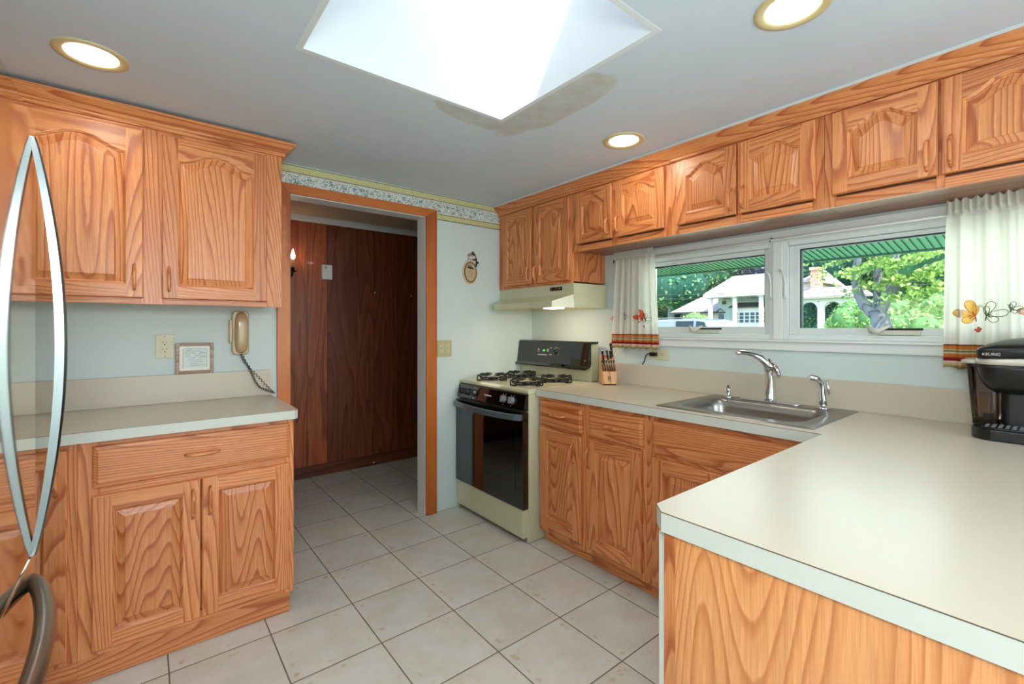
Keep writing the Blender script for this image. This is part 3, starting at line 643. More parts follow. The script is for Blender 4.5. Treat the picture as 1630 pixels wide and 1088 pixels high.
# ---- left base cabinets
Y1 = 2.235; mp = mpB(Y1)
bc = thing('base_cabinet', 'oak base cabinet with one wide drawer and two doors left of the doorway', 'cabinet', (0.18, 2.5, 0))
m = MB().newboard(); m.box(-0.19, 0.524, Y1 + 0.0195, YB - 0.002, 0.092, 0.862); m.build('body', OAK['Z'], bc)
frame_part(bc, mp, OAK['X'], -0.19, 0.524, 0.09, 0.872, [(-0.19, -0.13), (0.485, 0.524)], [(0.09, 0.13), (0.665, 0.705), (0.84, 0.872)])
d = drawer_part(bc, mp, OAK['X'], -0.149, 0.505, 0.70, 0.851); pull(d, mp, 0.178, 0.776, 0.115, False)
d = door_part(bc, 'door', mp, OAK['X'], -0.152, 0.171, 0.112, 0.672); pull(d, mp, 0.147, 0.575, 0.115)
d = door_part(bc, 'door', mp, OAK['X'], 0.177, 0.502, 0.112, 0.672); pull(d, mp, 0.204, 0.578, 0.115)
m = MB().newboard(); m.box(-0.19, 0.508, Y1 + 0.002, Y1 + 0.018, 0.002, 0.0895); m.build('toe_kick', OAK['X'], bc)
bc = thing('base_cabinet', 'narrow oak base cabinet beside the refrigerator with one full height door', 'cabinet', (-0.5, 2.5, 0))
m = MB().newboard(); m.box(XL + 0.002, -0.1905, Y1 + 0.0195, YB - 0.002, 0.092, 0.862); m.build('body', OAK['Z'], bc)
frame_part(bc, mp, OAK['X'], XL + 0.002, -0.1905, 0.09, 0.872, [(XL + 0.002, -0.55), (-0.25, -0.1905)], [(0.09, 0.13), (0.84, 0.872)])
d = door_part(bc, 'door', mp, OAK['X'], -0.56, -0.215, 0.112, 0.853); pull(d, mp, -0.242, 0.75, 0.11)
m = MB().newboard(); m.box(XL + 0.002, -0.1905, Y1 + 0.002, Y1 + 0.018, 0.002, 0.0895); m.build('toe_kick', OAK['X'], bc)
def counter_edge(mb, path, z0, z1):
    pass
ct = thing('countertop', 'beige laminate countertop below the telephone with black line at its front edge', 'countertop', (0, 2.5, 0.875))
YF = 2.188
m = MB(); m.prism([(XL + 0.002, YF), (0.518, YF), (0.533, YF + 0.015), (0.533, YB - 0.003), (XL + 0.002, YB - 0.003)], lambda x, y: (x, y, 0.874), lambda x, y: (x, y, 0.912)); m.build('edge', M['lamedge_lit'], ct)
m = MB(); m.prism([(XL + 0.002, YF - 0.0006), (0.5184, YF - 0.0006), (0.5336, YF + 0.0148), (0.5336, YB - 0.003), (XL + 0.002, YB - 0.003)], lambda x, y: (x, y, 0.9121), lambda x, y: (x, y, 0.9134)); m.build('seam', M['seam'], ct)
m = MB(); m.prism([(XL + 0.002, YF), (0.518, YF), (0.533, YF + 0.015), (0.533, YB - 0.003), (XL + 0.002, YB - 0.003)], lambda x, y: (x, y, 0.9135), lambda x, y: (x, y, 0.9142)); m.build('top', M['lam'], ct)
m = MB(); m.box(XL + 0.002, 0.536, YB - 0.022, YB - 0.002, 0.9145, 1.05); m.build('backsplash', M['lam'], ct, bevel=0.001)

# ---- right wall cabinets (face x = 2.12)
X0 = 2.12; mp = mpR(X0)
def wallcab(y0, y1, z0, label, doors, handle_side, stiles, group=None):
    r = thing('wall_cabinet', label, 'cabinet', (2.28, (y0 + y1) / 2, z0), group)
    m = MB().newboard(); m.box(X0 + 0.0195, XW - 0.002, y0 + 0.0003, y1 - 0.0003, z0 + 0.012, 2.128); m.build('body', OAK['Z'] if z0 < 1.7 else MPLY, r)
    frame_part(r, mp, OAK['Y'], y0, y1, z0, 2.134, stiles, [(z0, z0 + 0.036), (2.105, 2.134)])
    for (a, b, hu, hz, L) in doors:
        d = door_part(r, 'door', mp, OAK['Y'], a, b, (z0 + 0.018 if z0 < 1.7 else 1.80), 2.122, rise=0.05, stile=0.052, rail=0.05, toprail=0.086)
        pull(d, mp, hu, hz, L, mat=(OAK['Z']))
    return r
wallcab(2.028, 2.787, 1.565, 'tall oak wall cabinet over the range hood', [(2.404, 2.725, 2.425, 1.655, 0.10), (2.038, 2.372, 2.350, 1.655, 0.10)], 0, [(2.028, 2.045), (2.365, 2.41), (2.70, 2.787)])
wallcab(1.319, 2.0275, 1.757, 'short oak wall cabinet next to the range hood cabinet', [(1.697, 1.979, 1.722, 1.870, 0.09), (1.354, 1.672, 1.648, 1.870, 0.09)], 0, [(1.319, 1.365), (1.665, 1.705), (1.97, 2.0275)])
wallcab(0.638, 1.3185, 1.757, 'short oak wall cabinet over the left sink window', [(0.982, 1.283, 1.005, 1.870, 0.10), (0.666, 0.974, 0.950, 1.870, 0.10)], 0, [(0.638, 0.68), (0.965, 0.99), (1.275, 1.3185)])
wallcab(-0.05, 0.6375, 1.757, 'short oak wall cabinet over the right sink window at the right edge', [(0.300, 0.609, 0.328, 1.872, 0.105), (-0.02, 0.292, 0.268, 1.872, 0.105)], 0, [(-0.05, -0.01), (0.285, 0.307), (0.60, 0.6375)])
wallcab(-0.75, -0.0505, 1.757, 'oak wall cabinet past the right edge of the sink windows', [(-0.385, -0.075, -0.36, 1.872, 0.105), (-0.715, -0.393, -0.418, 1.872, 0.105)], 0, [(-0.75, -0.70), (-0.40, -0.38), (-0.09, -0.0505)])
m = MB().newboard(); crown(m, [lambda d, z: (X0 - d, 2.7875, z), lambda d, z: (X0 - d, -0.75, z)])
tag(m.build('crown_moulding', OAK['Y']), 'long oak crown moulding over the cabinets above the sink windows', 'moulding')

m = MB(); m.box(X0 - 0.050, X0 - 0.035, -0.75, 2.787, 2.1905, ZT - 0.0005); struct(m.build('trim_4', M['white']), 'white strip between the long crown moulding and the ceiling')

# ---- right base cabinets
X1 = 1.845; mp = mpR(X1)
def basecab(y0, y1, label, drawers, doors, stiles, rails):
    r = thing('base_cabinet', label, 'cabinet', (2.1, (y0 + y1) / 2, 0))
    m = MB().newboard(); m.box(X1 + 0.0195, 1.87, y0 + 0.0003, y1 - 0.0003, 0.092, 0.872); m.box(1.87, XW - 0.002, y0 + 0.0003, y1 - 0.0003, 0.092, 0.70); m.build('body', OAK['Z'], r)
    frame_part(r, mp, OAK['Y'], y0, y1, 0.075, 0.873, stiles, rails)
    for (a, b, z0, z1, hu, false_) in drawers:
        d = drawer_part(r, mp, OAK['Y'], a, b, z0, z1, name='drawer' if hu else 'drawer_front')
        if hu: pull(d, mp, hu, (z0 + z1) / 2, 0.11, False, mat=OAK['Y'])
    for (a, b, z0, z1, hu) in doors:
        d = door_part(r, 'door', mp, OAK['Y'], a, b, z0, z1); pull(d, mp, hu, z1 - 0.10, 0.108)
    m = MB().newboard(); m.box(1.888, 1.903, y0, y1, 0.002, 0.0745); m.build('toe_kick', OAK['Y'], r)
    return r
basecab(1.6585, 2.025, 'oak base cabinet right beside the range with small drawer over narrow door', [(1.679, 2.008, 0.705, 0.852, 1.858, 0)], [(1.683, 2.008, 0.112, 0.690, 1.735)], [(1.6585, 1.70), (1.995, 2.025)], [(0.075, 0.125), (0.68, 0.715), (0.842, 0.873)])
basecab(1.2785, 1.658, 'oak base cabinet between the range side cabinet and the sink cabinet', [(1.291, 1.627, 0.705, 0.852, 1.47, 0)], [(1.298, 1.634, 0.112, 0.690, 1.622)], [(1.2785, 1.31), (1.61, 1.658)], [(0.075, 0.125), (0.68, 0.715), (0.842, 0.873)])
basecab(0.535, 1.278, 'oak sink base cabinet with a wide false drawer front', [(0.56, 1.239, 0.700, 0.848, None, 1)], [(0.914, 1.239, 0.112, 0.680, 0.94), (0.57, 0.900, 0.112, 0.680, 0.875)], [(0.535, 0.58), (1.225, 1.278)], [(0.075, 0.125), (0.67, 0.712), (0.835, 0.873)])

# ---- L counter: sink run and peninsula
ct = thing('countertop', 'large L shaped beige laminate countertop with the steel sink and peninsula', 'countertop', (1.8, 0.6, 0.875))
SY0, SY1, SX0, SX1 = 0.640, 1.200, 1.905, 2.31       # sink cutout
PX, PY = 0.803, 0.552
yN = -0.10
def lpoly(e=0.0):
    return [(PX - e, yN), (PX - e, PY - 0.029), (PX + 0.029 - e * 0.4, PY + e), (1.815 - e, PY + e), (1.815 - e, 2.027), (XW - 0.002, 2.027), (XW - 0.002, yN)]
def topmesh(z0, z1, mat, nm, e=0.0):
    m = MB()
    # tiles avoiding the sink cutout
    def pr(poly): m.prism(poly, lambda x, y: (x, y, z0), lambda x, y: (x, y, z1))
    pr([(PX - e, yN), (PX - e, PY - 0.029), (PX + 0.029 - e * 0.4, PY + e), (1.815 - e, PY + e), (1.815 - e, yN)])
    pr([(1.815 - e, yN), (1.815 - e, SY0), (XW - 0.002, SY0), (XW - 0.002, yN)])
    pr([(1.815 - e, SY0), (1.815 - e, SY1), (SX0, SY1), (SX0, SY0)])
    pr([(SX1, SY0), (SX1, SY1), (XW - 0.002, SY1), (XW - 0.002, SY0)])
    pr([(1.815 - e, SY1), (1.815 - e, 2.027), (XW - 0.002, 2.027), (XW - 0.002, SY1)])
    return m.build(nm, mat, ct)
topmesh(0.874, 0.9118, M['lamedge_lit'], 'edge'); topmesh(0.9119, 0.9133, M['seam'], 'seam', 0.0006); topmesh(0.9134, 0.9142, M['lam'], 'top')
m = MB(); m.box(XW - 0.019, XW - 0.002, yN, 2.027, 0.9145, 1.044); m.build('backsplash', M['lam'], ct, bevel=0.001)
# peninsula end panel and dishwasher
pn = thing('peninsula_cabinet', 'oak peninsula cabinet with plain veneered end panel in the foreground', 'cabinet', (1.2, 0.2, 0))
m = MB().newboard(); m.box(0.812, 0.83, -0.09, 0.497, 0.0005, 0.8735); m.build('end_panel', VEN, pn)
m = MB().newboard(); m.box(0.8115, 0.83, 0.4975, 0.522, 0.0005, 0.8735); m.build('stile', OAK['Z'], pn, bevel=0.001)
m = MB().newboard(); m.box(0.8305, 2.40, -0.09, -0.03, 0.08, 0.87); m.box(1.46, 1.80, -0.03, 0.52, 0.08, 0.87); m.build('body', OAK['Z'], pn)
dw = thing('dishwasher', 'white dishwasher seen edge on at the end of the peninsula', 'dishwasher', (1.13, 0.3, 0))
m = MB(); m.box(0.835, 1.43, -0.02, 0.52, 0.09, 0.868); m.build('tub', M['dish'], dw)
m = MB(); m.box(0.8335, 1.43, 0.5225, 0.553, 0.125, 0.862); m.build('door', M['dish'], dw, bevel=0.010, seg=3)
m = MB(); m.box(0.835, 1.43, 0.50, 0.537, 0.003, 0.121); m.build('kick_panel', M['dish'], dw, bevel=0.003)

# ================================================================== SINK
sk = thing('kitchen_sink', 'single bowl stainless steel drop-in sink under the windows', 'sink', (2.13, 0.92, 0.915))
def rrect(x0, x1, y0, y1, r, n=6):
    pts = []
    for cx, cy, a0 in ((x1 - r, y1 - r, 0), (x0 + r, y1 - r, pi / 2), (x0 + r, y0 + r, pi), (x1 - r, y0 + r, 1.5 * pi)):
        for k in range(n + 1): a = a0 + pi / 2 * k / n; pts.append((cx + r * cos(a), cy + r * sin(a)))
    return pts
m = MB(); rings = []
for (x0, x1, y0, y1, r, z) in ((1.862, 2.415, 0.596, 1.246, 0.012, 0.9144), (1.864, 2.413, 0.598, 1.244, 0.012, 0.9175), (1.870, 2.407, 0.604, 1.238, 0.012, 0.919), (1.925, 2.290, 0.662, 1.182, 0.07, 0.9185), (1.931, 2.284, 0.668, 1.176, 0.068, 0.915),
                               (1.938, 2.277, 0.675, 1.169, 0.064, 0.88), (1.955, 2.262, 0.69, 1.155, 0.06, 0.77), (1.985, 2.235, 0.72, 1.125, 0.05, 0.748), (2.08, 2.15, 0.89, 0.96, 0.03, 0.742)):
    rings.append(m.add([(x, y, z) for x, y in rrect(x0, x1, y0, y1, r)]))
n = len(rrect(0, 1, 0, 1, 0.1))
for a, b in zip(rings, rings[1:]):
    for i in range(n): m.face([a + i, a + (i + 1) % n, b + (i + 1) % n, b + i], 0, True)
m.face([rings[-1] + i for i in range(n)])
m.build('bowl', M['steel'], sk, recalc=False)
m = MB(); m.lathe([(0.04, 0.743), (0.042, 0.747), (0.03, 0.748), (0.0, 0.745)], (2.115, 0.925, 0), 20); m.build('drain', M['chrome'], sk)
fc = thing('faucet', 'tall chrome single lever faucet behind the sink', 'faucet', (2.35, 0.925, 0.92))
m = MB(); m.prism(rrect(2.325, 2.38, 0.80, 1.075, 0.026), lambda x, y: (x, y, 0.9192), lambda x, y: (x, y, 0.926)); m.build('deck_plate', M['chrome'], fc, bevel=0.002)
m = MB(); m.tube([(2.352, 0.933, 0.926), (2.352, 0.933, 0.94), (2.352, 0.933, 1.00), (2.350, 0.935, 1.06), (2.345, 0.938, 1.095), (2.33, 0.945, 1.12)], [0.027, 0.024, 0.021, 0.021, 0.023, 0.02], 16); m.build('body', M['chrome'], fc)
m = MB(); m.tube([(2.345, 0.932, 1.075), (2.335, 0.942, 1.110), (2.31, 0.965, 1.138), (2.28, 0.985, 1.152), (2.24, 1.003, 1.160), (2.21, 1.015, 1.162), (2.195, 1.020, 1.158)], [0.022, 0.023, 0.019, 0.015, 0.0125, 0.0115, 0.011], 14, flat=0.8); m.build('spout', M['chrome'], fc)
m = MB(); m.tube([(2.345, 0.925, 1.098), (2.337, 0.905, 1.085), (2.328, 0.890, 1.066), (2.322, 0.880, 1.052), (2.30, 0.878, 1.050)], [0.019, 0.017, 0.013, 0.010, 0.007], 12, flat=0.7); m.build('lever', M['chrome'], fc)
sp = thing('side_sprayer', 'chrome pull out side sprayer right of the faucet', 'sprayer', (2.35, 0.72, 0.92))
m = MB(); m.lathe([(0.028, 0.9192), (0.027, 0.926), (0.016, 0.930), (0.014, 0.935), (0.0, 0.935)], (2.350, 0.712, 0), 20); m.build('base', M['chrome'], sp)
m = MB(); m.tube([(2.350, 0.712, 0.934), (2.350, 0.712, 0.96), (2.348, 0.714, 1.01), (2.345, 0.716, 1.035), (2.325, 0.730, 1.055), (2.295, 0.750, 1.060)], [0.014, 0.015, 0.012, 0.013, 0.014, 0.012], 14); m.build('wand', M['chrome'], sp)
m = MB(); m.tube([(2.352, 0.700, 1.045), (2.357, 0.694, 1.01), (2.358, 0.692, 0.985)], [0.004, 0.006, 0.004], 8); m.build('trigger', M['chrome'], sp)
sd = thing('soap_dispenser', 'small chrome soap dispenser left of the faucet', 'soap dispenser', (2.345, 1.133, 0.92))
m = MB(); m.lathe([(0.024, 0.9192), (0.023, 0.927), (0.012, 0.932), (0.010, 0.95), (0.013, 0.957), (0.013, 0.965), (0.0, 0.966)], (2.345, 1.133, 0), 18); m.build('base', M['chrome'], sd)
m = MB(); m.tube([(2.345, 1.133, 0.966), (2.345, 1.133, 0.976), (2.33, 1.128, 0.984), (2.312, 1.118, 0.982)], [0.010, 0.008, 0.006, 0.005], 10); m.build('spout', M['chrome'], sd)

# ================================================================== RANGE
rg = thing('gas_range', 'almond and black gas range in the corner', 'stove', (2.1, 2.41, 0))
RY0, RY1 = 2.034, 2.784; RC = (RY0 + RY1) / 2
m = MB(); m.box(1.775, 2.40, RY0 + 0.004, RY1, 0.03, 0.884); m.box(1.768, 1.7745, RY0 + 0.004, RY0 + 0.024, 0.004, 0.884); m.box(1.775, 2.40, RY0 + 0.004, RY0 + 0.012, 0.004, 0.03); m.build('body', M['almond'], rg, bevel=0.002)
m = MB(); m.box(1.80, 2.38, RY0 + 0.03, RY1 - 0.02, 0.002, 0.03); m.build('base', M['black'], rg)
m = MB(); P = [(1.762, 0.885), (1.757, 0.892), (1.756, 0.903), (1.762, 0.911), (1.772, 0.914), (2.345, 0.914), (2.345, 0.885)]
m.prism(P, lambda x, z: (x, RY0, z), lambda x, z: (x, RY1, z))
m.build('cooktop', M['almond'], rg, bevel=0.0015)
m = MB(); P = [(1.764, 0.8845), (1.752, 0.880), (1.732, 0.792), (1.740, 0.786), (1.7745, 0.786), (1.7745, 0.8845)]
m.prism(P, lambda x, z: (x, RY0 + 0.010, z), lambda x, z: (x, RY1 - 0.006, z)); cp = m.build('control_panel', M['blackgl'], rg, bevel=0.0015)
nrm = Vector((-0.088, 0, 0.02)).normalized(); nrm = Vector((-0.975, 0, 0.222))
def cpt(y, z, d=0.0): x = 1.752 - (0.880 - z) * (0.020 / 0.088); return Vector((x, y, z)) + nrm * d
def lathe_dir(mb, prof, o, ax, n=20, mi=0):
    ax = Vector(ax).normalized(); u = ax.orthogonal().normalized(); w = ax.cross(u); rings = []
    for r, h in prof: rings.append(mb.add([Vector(o) + ax * h + (u * cos(2 * pi * k / n) + w * sin(2 * pi * k / n)) * r for k in range(n)]))
    for a, b in zip(rings, rings[1:]):
        for k in range(n): mb.face([a + k, a + (k + 1) % n, b + (k + 1) % n, b + k], mi, True)
    mb.face([rings[-1] + k for k in range(n)], mi); mb.face([rings[0] + k for k in range(n)][::-1], mi)
for (y, c) in ((2.725, 'black'), (2.655, 'black'), (2.575, 'black'), (2.245, 'grey'), (2.165, 'grey')):
    m = MB(); o = cpt(y, 0.835); lathe_dir(m, [(0.024, 0.0005), (0.024, 0.004), (0.019, 0.007), (0.018, 0.020), (0.016, 0.023)], o, nrm)
    # grip bar
    a = MB(); k = m
    up = Vector((0.222, 0, 0.975)); yv = Vector((0, 1, 0))
    B = [o + nrm * h + up * s * 0.020 + yv * t * 0.0045 for h in (0.018, 0.030) for s in (-1, 1) for t in (-1, 1)]
    q = m.add(B)
    for fc_ in ((0, 1, 3, 2), (4, 5, 7, 6), (0, 1, 5, 4), (2, 3, 7, 6), (0, 2, 6, 4), (1, 3, 7, 5)): m.face([q + i for i in fc_])
    m.build('knob', M['blacksat'] if c == 'black' else M['grey'], rg)
    for (dy, dz) in ((-0.012, 0.030), (0.016, 0.028), (0.004, -0.034)):
        m = MB(); lathe_dir(m, [(0.0032, 0.0), (0.0032, 0.0006)], cpt(y + dy, 0.835 + dz, 0.0003), nrm, 8)
        m.build('knob_mark', M['lettering'], cp)
m = MB()
for i in range(9): # fine maker's name, reads as a short row of small letters
    yy = 2.452 - i * 0.0085; a0 = cpt(yy, 0.837, 0.0004); hh = 0.009 if i in (0, 4) else 0.0062
    m.box(a0.x - 0.0004, a0.x, yy - 0.0028, yy + 0.0028, 0.833, 0.833 + hh)
m.build('lettering', M['lettering'], cp)
dr_ = MB(); dr_.box(1.722, 1.766, RY0 + 0.006, RY1 - 0.004, 0.206, 0.776); od = dr_.build('oven_door', M['blackgl'], rg, bevel=0.003)
m = MB(); m.box(1.7205, 1.7214, RY0 + 0.075, RY1 - 0.075, 0.30, 0.68); m.build('window', plain('oven_window', (3, 3, 4), 0.04, noise_amt=0.0, spec=0.8, coat=0.6, crough=0.02), od)
m = MB(); pts = []
for k in range(25):
    t = k / 24; yy = RY0 + 0.012 + (RY1 - RY0 - 0.02) * t; e = sin(pi * t) ** 0.5; pts.append((1.714 - 0.042 * e, yy, 0.752 - 0.006 * sin(pi * t)))
n0 = None
for (x, y, z) in pts:
    q = m.add([(x, y, z + 0.018), (x - 0.012, y, z + 0.014), (x - 0.014, y, z - 0.016), (x - 0.006, y, z - 0.020), (x + 0.002, y, z - 0.016)])
    if n0 is not None:
        for i in range(5): m.face([n0 + i, n0 + (i + 1) % 5, q + (i + 1) % 5, q + i], 0, False)
    else: m.face([q + i for i in range(5)])
    n0 = q
m.face([n0 + i for i in range(5)])
m.box(1.702, 1.7215, RY0 + 0.010, RY0 + 0.034, 0.735, 0.768); m.box(1.702, 1.7215, RY1 - 0.034, RY1 - 0.010, 0.735, 0.768)
m.build('handle', plain('oven_handle', (84, 94, 100), 0.22, noise_amt=0.0, coat=0.3), od)
m = MB(); m.box(1.733, 1.773, RY0 + 0.016, RY1 - 0.006, 0.030, 0.200); m.build('drawer', M['almond'], rg, bevel=0.006, seg=3)
# backguard
m = MB(); m.box(2.330, 2.405, RY0 + 0.02, RY1, 0.9145, 1.165); m.build('backguard', M['almond'], rg, bevel=0.002)
m = MB(); P = [(2.400, 1.184), (2.325, 1.184), (2.312, 1.176), (2.290, 1.020), (2.268, 1.003), (2.272, 0.994), (2.315, 1.010), (2.329, 1.030), (2.329, 1.164), (2.400, 1.168)]
m.prism(P, lambda x, z: (x, RY0 + 0.012, z), lambda x, z: (x, RY1 + 0.0, z)); bg = m.build('console', M['blackgl'], rg, bevel=0.002)
bn = Vector((-0.156, 0, 0.022)).normalized(); bu = Vector((0.1395, 0, 0.990)); 
def bgp(y, z, d): return Vector((2.312 - (1.176 - z) * (0.022 / 0.156), y, z)) + bn * d
def bgrect(mb, y0, y1, z0, z1, mi=0, d=0.0006):
    q = mb.add([bgp(y0, z0, d), bgp(y1, z0, d), bgp(y1, z1, d), bgp(y0, z1, d)]); mb.face([q, q + 1, q + 2, q + 3], mi)
m = MB(); bgrect(m, 2.474, 2.498, 1.104, 1.117); m.build('clock_display', M['ledgreen'], bg, recalc=False)
m = MB()
for (y0, z0, w_, h_) in ((2.545, 1.098, 0.004, 0.026), (2.535, 1.113, 0.010, 0.006), (2.530, 1.100, 0.006, 0.005), (2.448, 1.103, 0.005, 0.022), (2.432, 1.103, 0.005, 0.022), (2.450, 1.076, 0.10, 0.005), (2.405, 1.130, 0.014, 0.004), (2.395, 1.080, 0.03, 0.004)): bgrect(m, y0, y0 + w_, z0, z0 + h_)
m.build('console_marks', M['lettering'], bg, recalc=False)
m = MB(); lathe_dir(m, [(0.021, 0.0006), (0.021, 0.004), (0.016, 0.010), (0.015, 0.022), (0.013, 0.024)], bgp(2.352, 1.108, 0), bn); m.build('knob', M['blacksat'], bg)
m = MB()
for k in range(14):
    a = -0.3 + k * 0.33; o = bgp(2.352 + 0.027 * cos(a), 1.108 + 0.027 * sin(a), 0.0004); lathe_dir(m, [(0.0022, 0), (0.0022, 0.0005)], o, bn, 6)
m.build('dial_ring', M['lettering'], bg)
m = MB(); bgrect(m, 2.735, 2.742, 1.055, 1.064); m.build('badge', M['grey'], bg, recalc=False); m = MB(); bgrect(m, 2.068, 2.078, 1.052, 1.060); m.build('badge', M['grey'], bg, recalc=False)
# burners
def burner(x, y):
    m = MB(); m.lathe([(0.088, 0.9143), (0.088, 0.916), (0.075, 0.9165), (0.05, 0.915), (0.0, 0.915)], (x, y, 0), 24, 0)
    m.lathe([(0.034, 0.9166), (0.034, 0.926), (0.028, 0.931), (0.0, 0.932)], (x, y, 0), 20, 1)
    m.build('burner', [M['steel'], M['iron']], rg)
    m = MB(); H, Lz = 0.950, 0.917; R = 0.118
    for (sx, sy) in ((1, 0), (-1, 0), (0, 1), (0, -1)):
        for o in (-0.026, 0.026):
            def Q(r, s, z): return (x + sx * r + sy * s, y + sy * r + sx * s, z)
            m.tube([Q(0.03, o * 0.4, H), Q(0.06, o, H), (Q(R - 0.008, o, H)), Q(R, o, H - 0.008), Q(R, o, Lz)], 0.0042, 6)
        m.tube([Q(R, -0.026, Lz + 0.001), Q(R, 0.026, Lz + 0.001)], 0.004, 6)
        m.tube([Q(R, -0.026, H - 0.006), Q(R, 0.026, H - 0.006)], 0.004, 6)
    m.tube([(x + 0.085 * cos(2 * pi * k / 20), y + 0.085 * sin(2 * pi * k / 20), Lz + 0.002) for k in range(21)], 0.004, 6, caps=False)
    m.build('grate', M['iron'], rg)
for bx in (1.915, 2.175):
    for by in (2.225, 2.595): burner(bx, by)

# ------------------------------------------------------------------ hood
hd = thing('range_hood', 'almond range hood under the tall cabinet above the stove', 'range hood', (2.25, 2.4, 1.41))
hy0, hy1 = 2.012, 2.784; zt, zb = 1.5645, 1.408
m = MB()
ring = lambda z, xf, ch: [(XW - 0.002, hy0, z), (2.125, hy0, z), (xf, hy0 + ch, z), (xf, hy1 - ch, z), (2.125, hy1, z), (XW - 0.002, hy1, z)]
a = m.add([(XW - 0.002, hy0, zt), (2.125, hy0, zt), (2.124, hy0 + 0.004, zt), (2.124, hy1 - 0.004, zt), (2.125, hy1, zt), (XW - 0.002, hy1, zt)])
b = m.add([(XW - 0.002, hy0, 1.50), (2.125, hy0, 1.50), (2.124, hy0 + 0.004, 1.492), (2.124, hy1 - 0.004, 1.492), (2.125, hy1, 1.50), (XW - 0.002, hy1, 1.50)])
c1 = m.add(ring(1.449, 2.005, 0.078)); c2 = m.add(ring(zb, 2.003, 0.078))
# front face, visor slope, lip, end facets
m.face([a + 2, a + 3, b + 3, b + 2]); m.face([a + 0, a + 1, c2 + 1, c2 + 0]); m.face([a + 4, a + 5, c2 + 5, c2 + 4])
m.face([a + 1, a + 2, b + 2, b + 1]); m.face([a + 3, a + 4, b + 4, b + 3])
m.face([b + 2, b + 3, c1 + 3, c1 + 2]); m.face([c1 + 2, c1 + 3, c2 + 3, c2 + 2])
m.face([b + 1, b + 2, c1 + 2, c2 + 2, c2 + 1]); m.face([b + 3, b + 4, c2 + 4, c2 + 3, c1 + 3])
m.face([a + i for i in range(6)]); m.face([a + 5, a + 0, c2 + 0, c2 + 5])
# underside rim and recessed pan
ins = m.add([(XW - 0.02, hy0 + 0.02, zb), (2.14, hy0 + 0.02, zb), (2.025, hy0 + 0.09, zb), (2.025, hy1 - 0.09, zb), (2.14, hy1 - 0.02, zb), (XW - 0.02, hy1 - 0.02, zb)])
up_ = m.add([(p[0], p[1], zb + 0.03) for p in m.v[ins:ins + 6]])
for i in range(6): m.face([c2 + i, c2 + (i + 1) % 6, ins + (i + 1) % 6, ins + i]); m.face([ins + i, ins + (i + 1) % 6, up_ + (i + 1) % 6, up_ + i])
m.face([up_ + i for i in range(6)]); m.build('canopy', M['almond'], hd)
m = MB(); m.box(2.1225, 2.1238, 2.118, 2.232, 1.524, 1.548); pnl = m.build('control_panel', M['blackgl'], hd)
m = MB(); m.box(2.1215, 2.1224, 2.128, 2.148, 1.536, 1.544); m.box(2.1215, 2.1224, 2.168, 2.173, 1.537, 1.541); m.build('switch', M['grey'], pnl)
m = MB(); m.box(2.03, 2.12, 2.09, 2.20, 1.401, 1.436); m.build('light_lens', M['hoodlight'], hd, bevel=0.006)
hl = lamp('hood_light', 'AREA', (2.10, 2.25, 1.395), 1.6, (1.0, 0.76, 0.5), shape='RECTANGLE', size=0.08, size_y=0.14); aim(hl, (0.25, 0.1, -1))

# ================================================================== REFRIGERATOR
fr = thing('refrigerator', 'polished stainless bottom freezer refrigerator at the left edge', 'refrigerator', (-0.56, 1.04, 0))
m = MB(); m.box(-0.93, -0.275, 0.60, 1.525, 0.03, 1.745); m.build('body', M['grey'], fr, bevel=0.004)
def fdoor(nm, z0, z1, fm):
    m = MB(); m.prism(rrect(-0.268, -0.20, 0.60, 1.545, 0.028, 8), lambda x, y: (x, y, z0), lambda x, y: (x, y, z1)); 
    for i in range(len(m.f)): m.sm[i] = False
    return m.build(nm, M['fridge'], fr, bevel=0.004)
ud = fdoor('door', 0.772, 1.760, None); ld = fdoor('freezer_drawer', 0.06, 0.765, None)
m = MB(); N = 40; prev = None
for k in range(N + 1):
    t = k / N; z = 1.712 - 0.945 * t; e = max(0.0, sin(pi * t)) ** 0.85; x = -0.2 + 0.047 * e; th = 0.006 + 0.004 * e; wy = 0.010 + 0.004 * e
    q = m.add([(x - th, 1.485 - wy, z), (x + th * 0.6, 1.485 - wy, z), (x + th, 1.485 - wy * 0.5, z), (x + th, 1.485 + wy * 0.5, z), (x + th * 0.6, 1.485 + wy, z), (x - th, 1.485 + wy, z)])
    if prev is not None:
        for i in range(6): m.face([prev + i, prev + (i + 1) % 6, q + (i + 1) % 6, q + i], 0, False)
    else: m.face([q + i for i in range(6)])
    prev = q
m.face([prev + i for i in range(6)]); m.build('handle', M['handle'], ud)
m = MB(); pts = []; rr = []
for k in range(31):
    t = k / 30; yy = 1.475 - 0.80 * t; e = max(0.0, sin(pi * t)) ** 0.62; pts.append((-0.203 + 0.060 * e, yy, 0.712)); rr.append(0.0165)
m.tube(pts, rr, 14); m.build('handle', M['nickel'], ld)

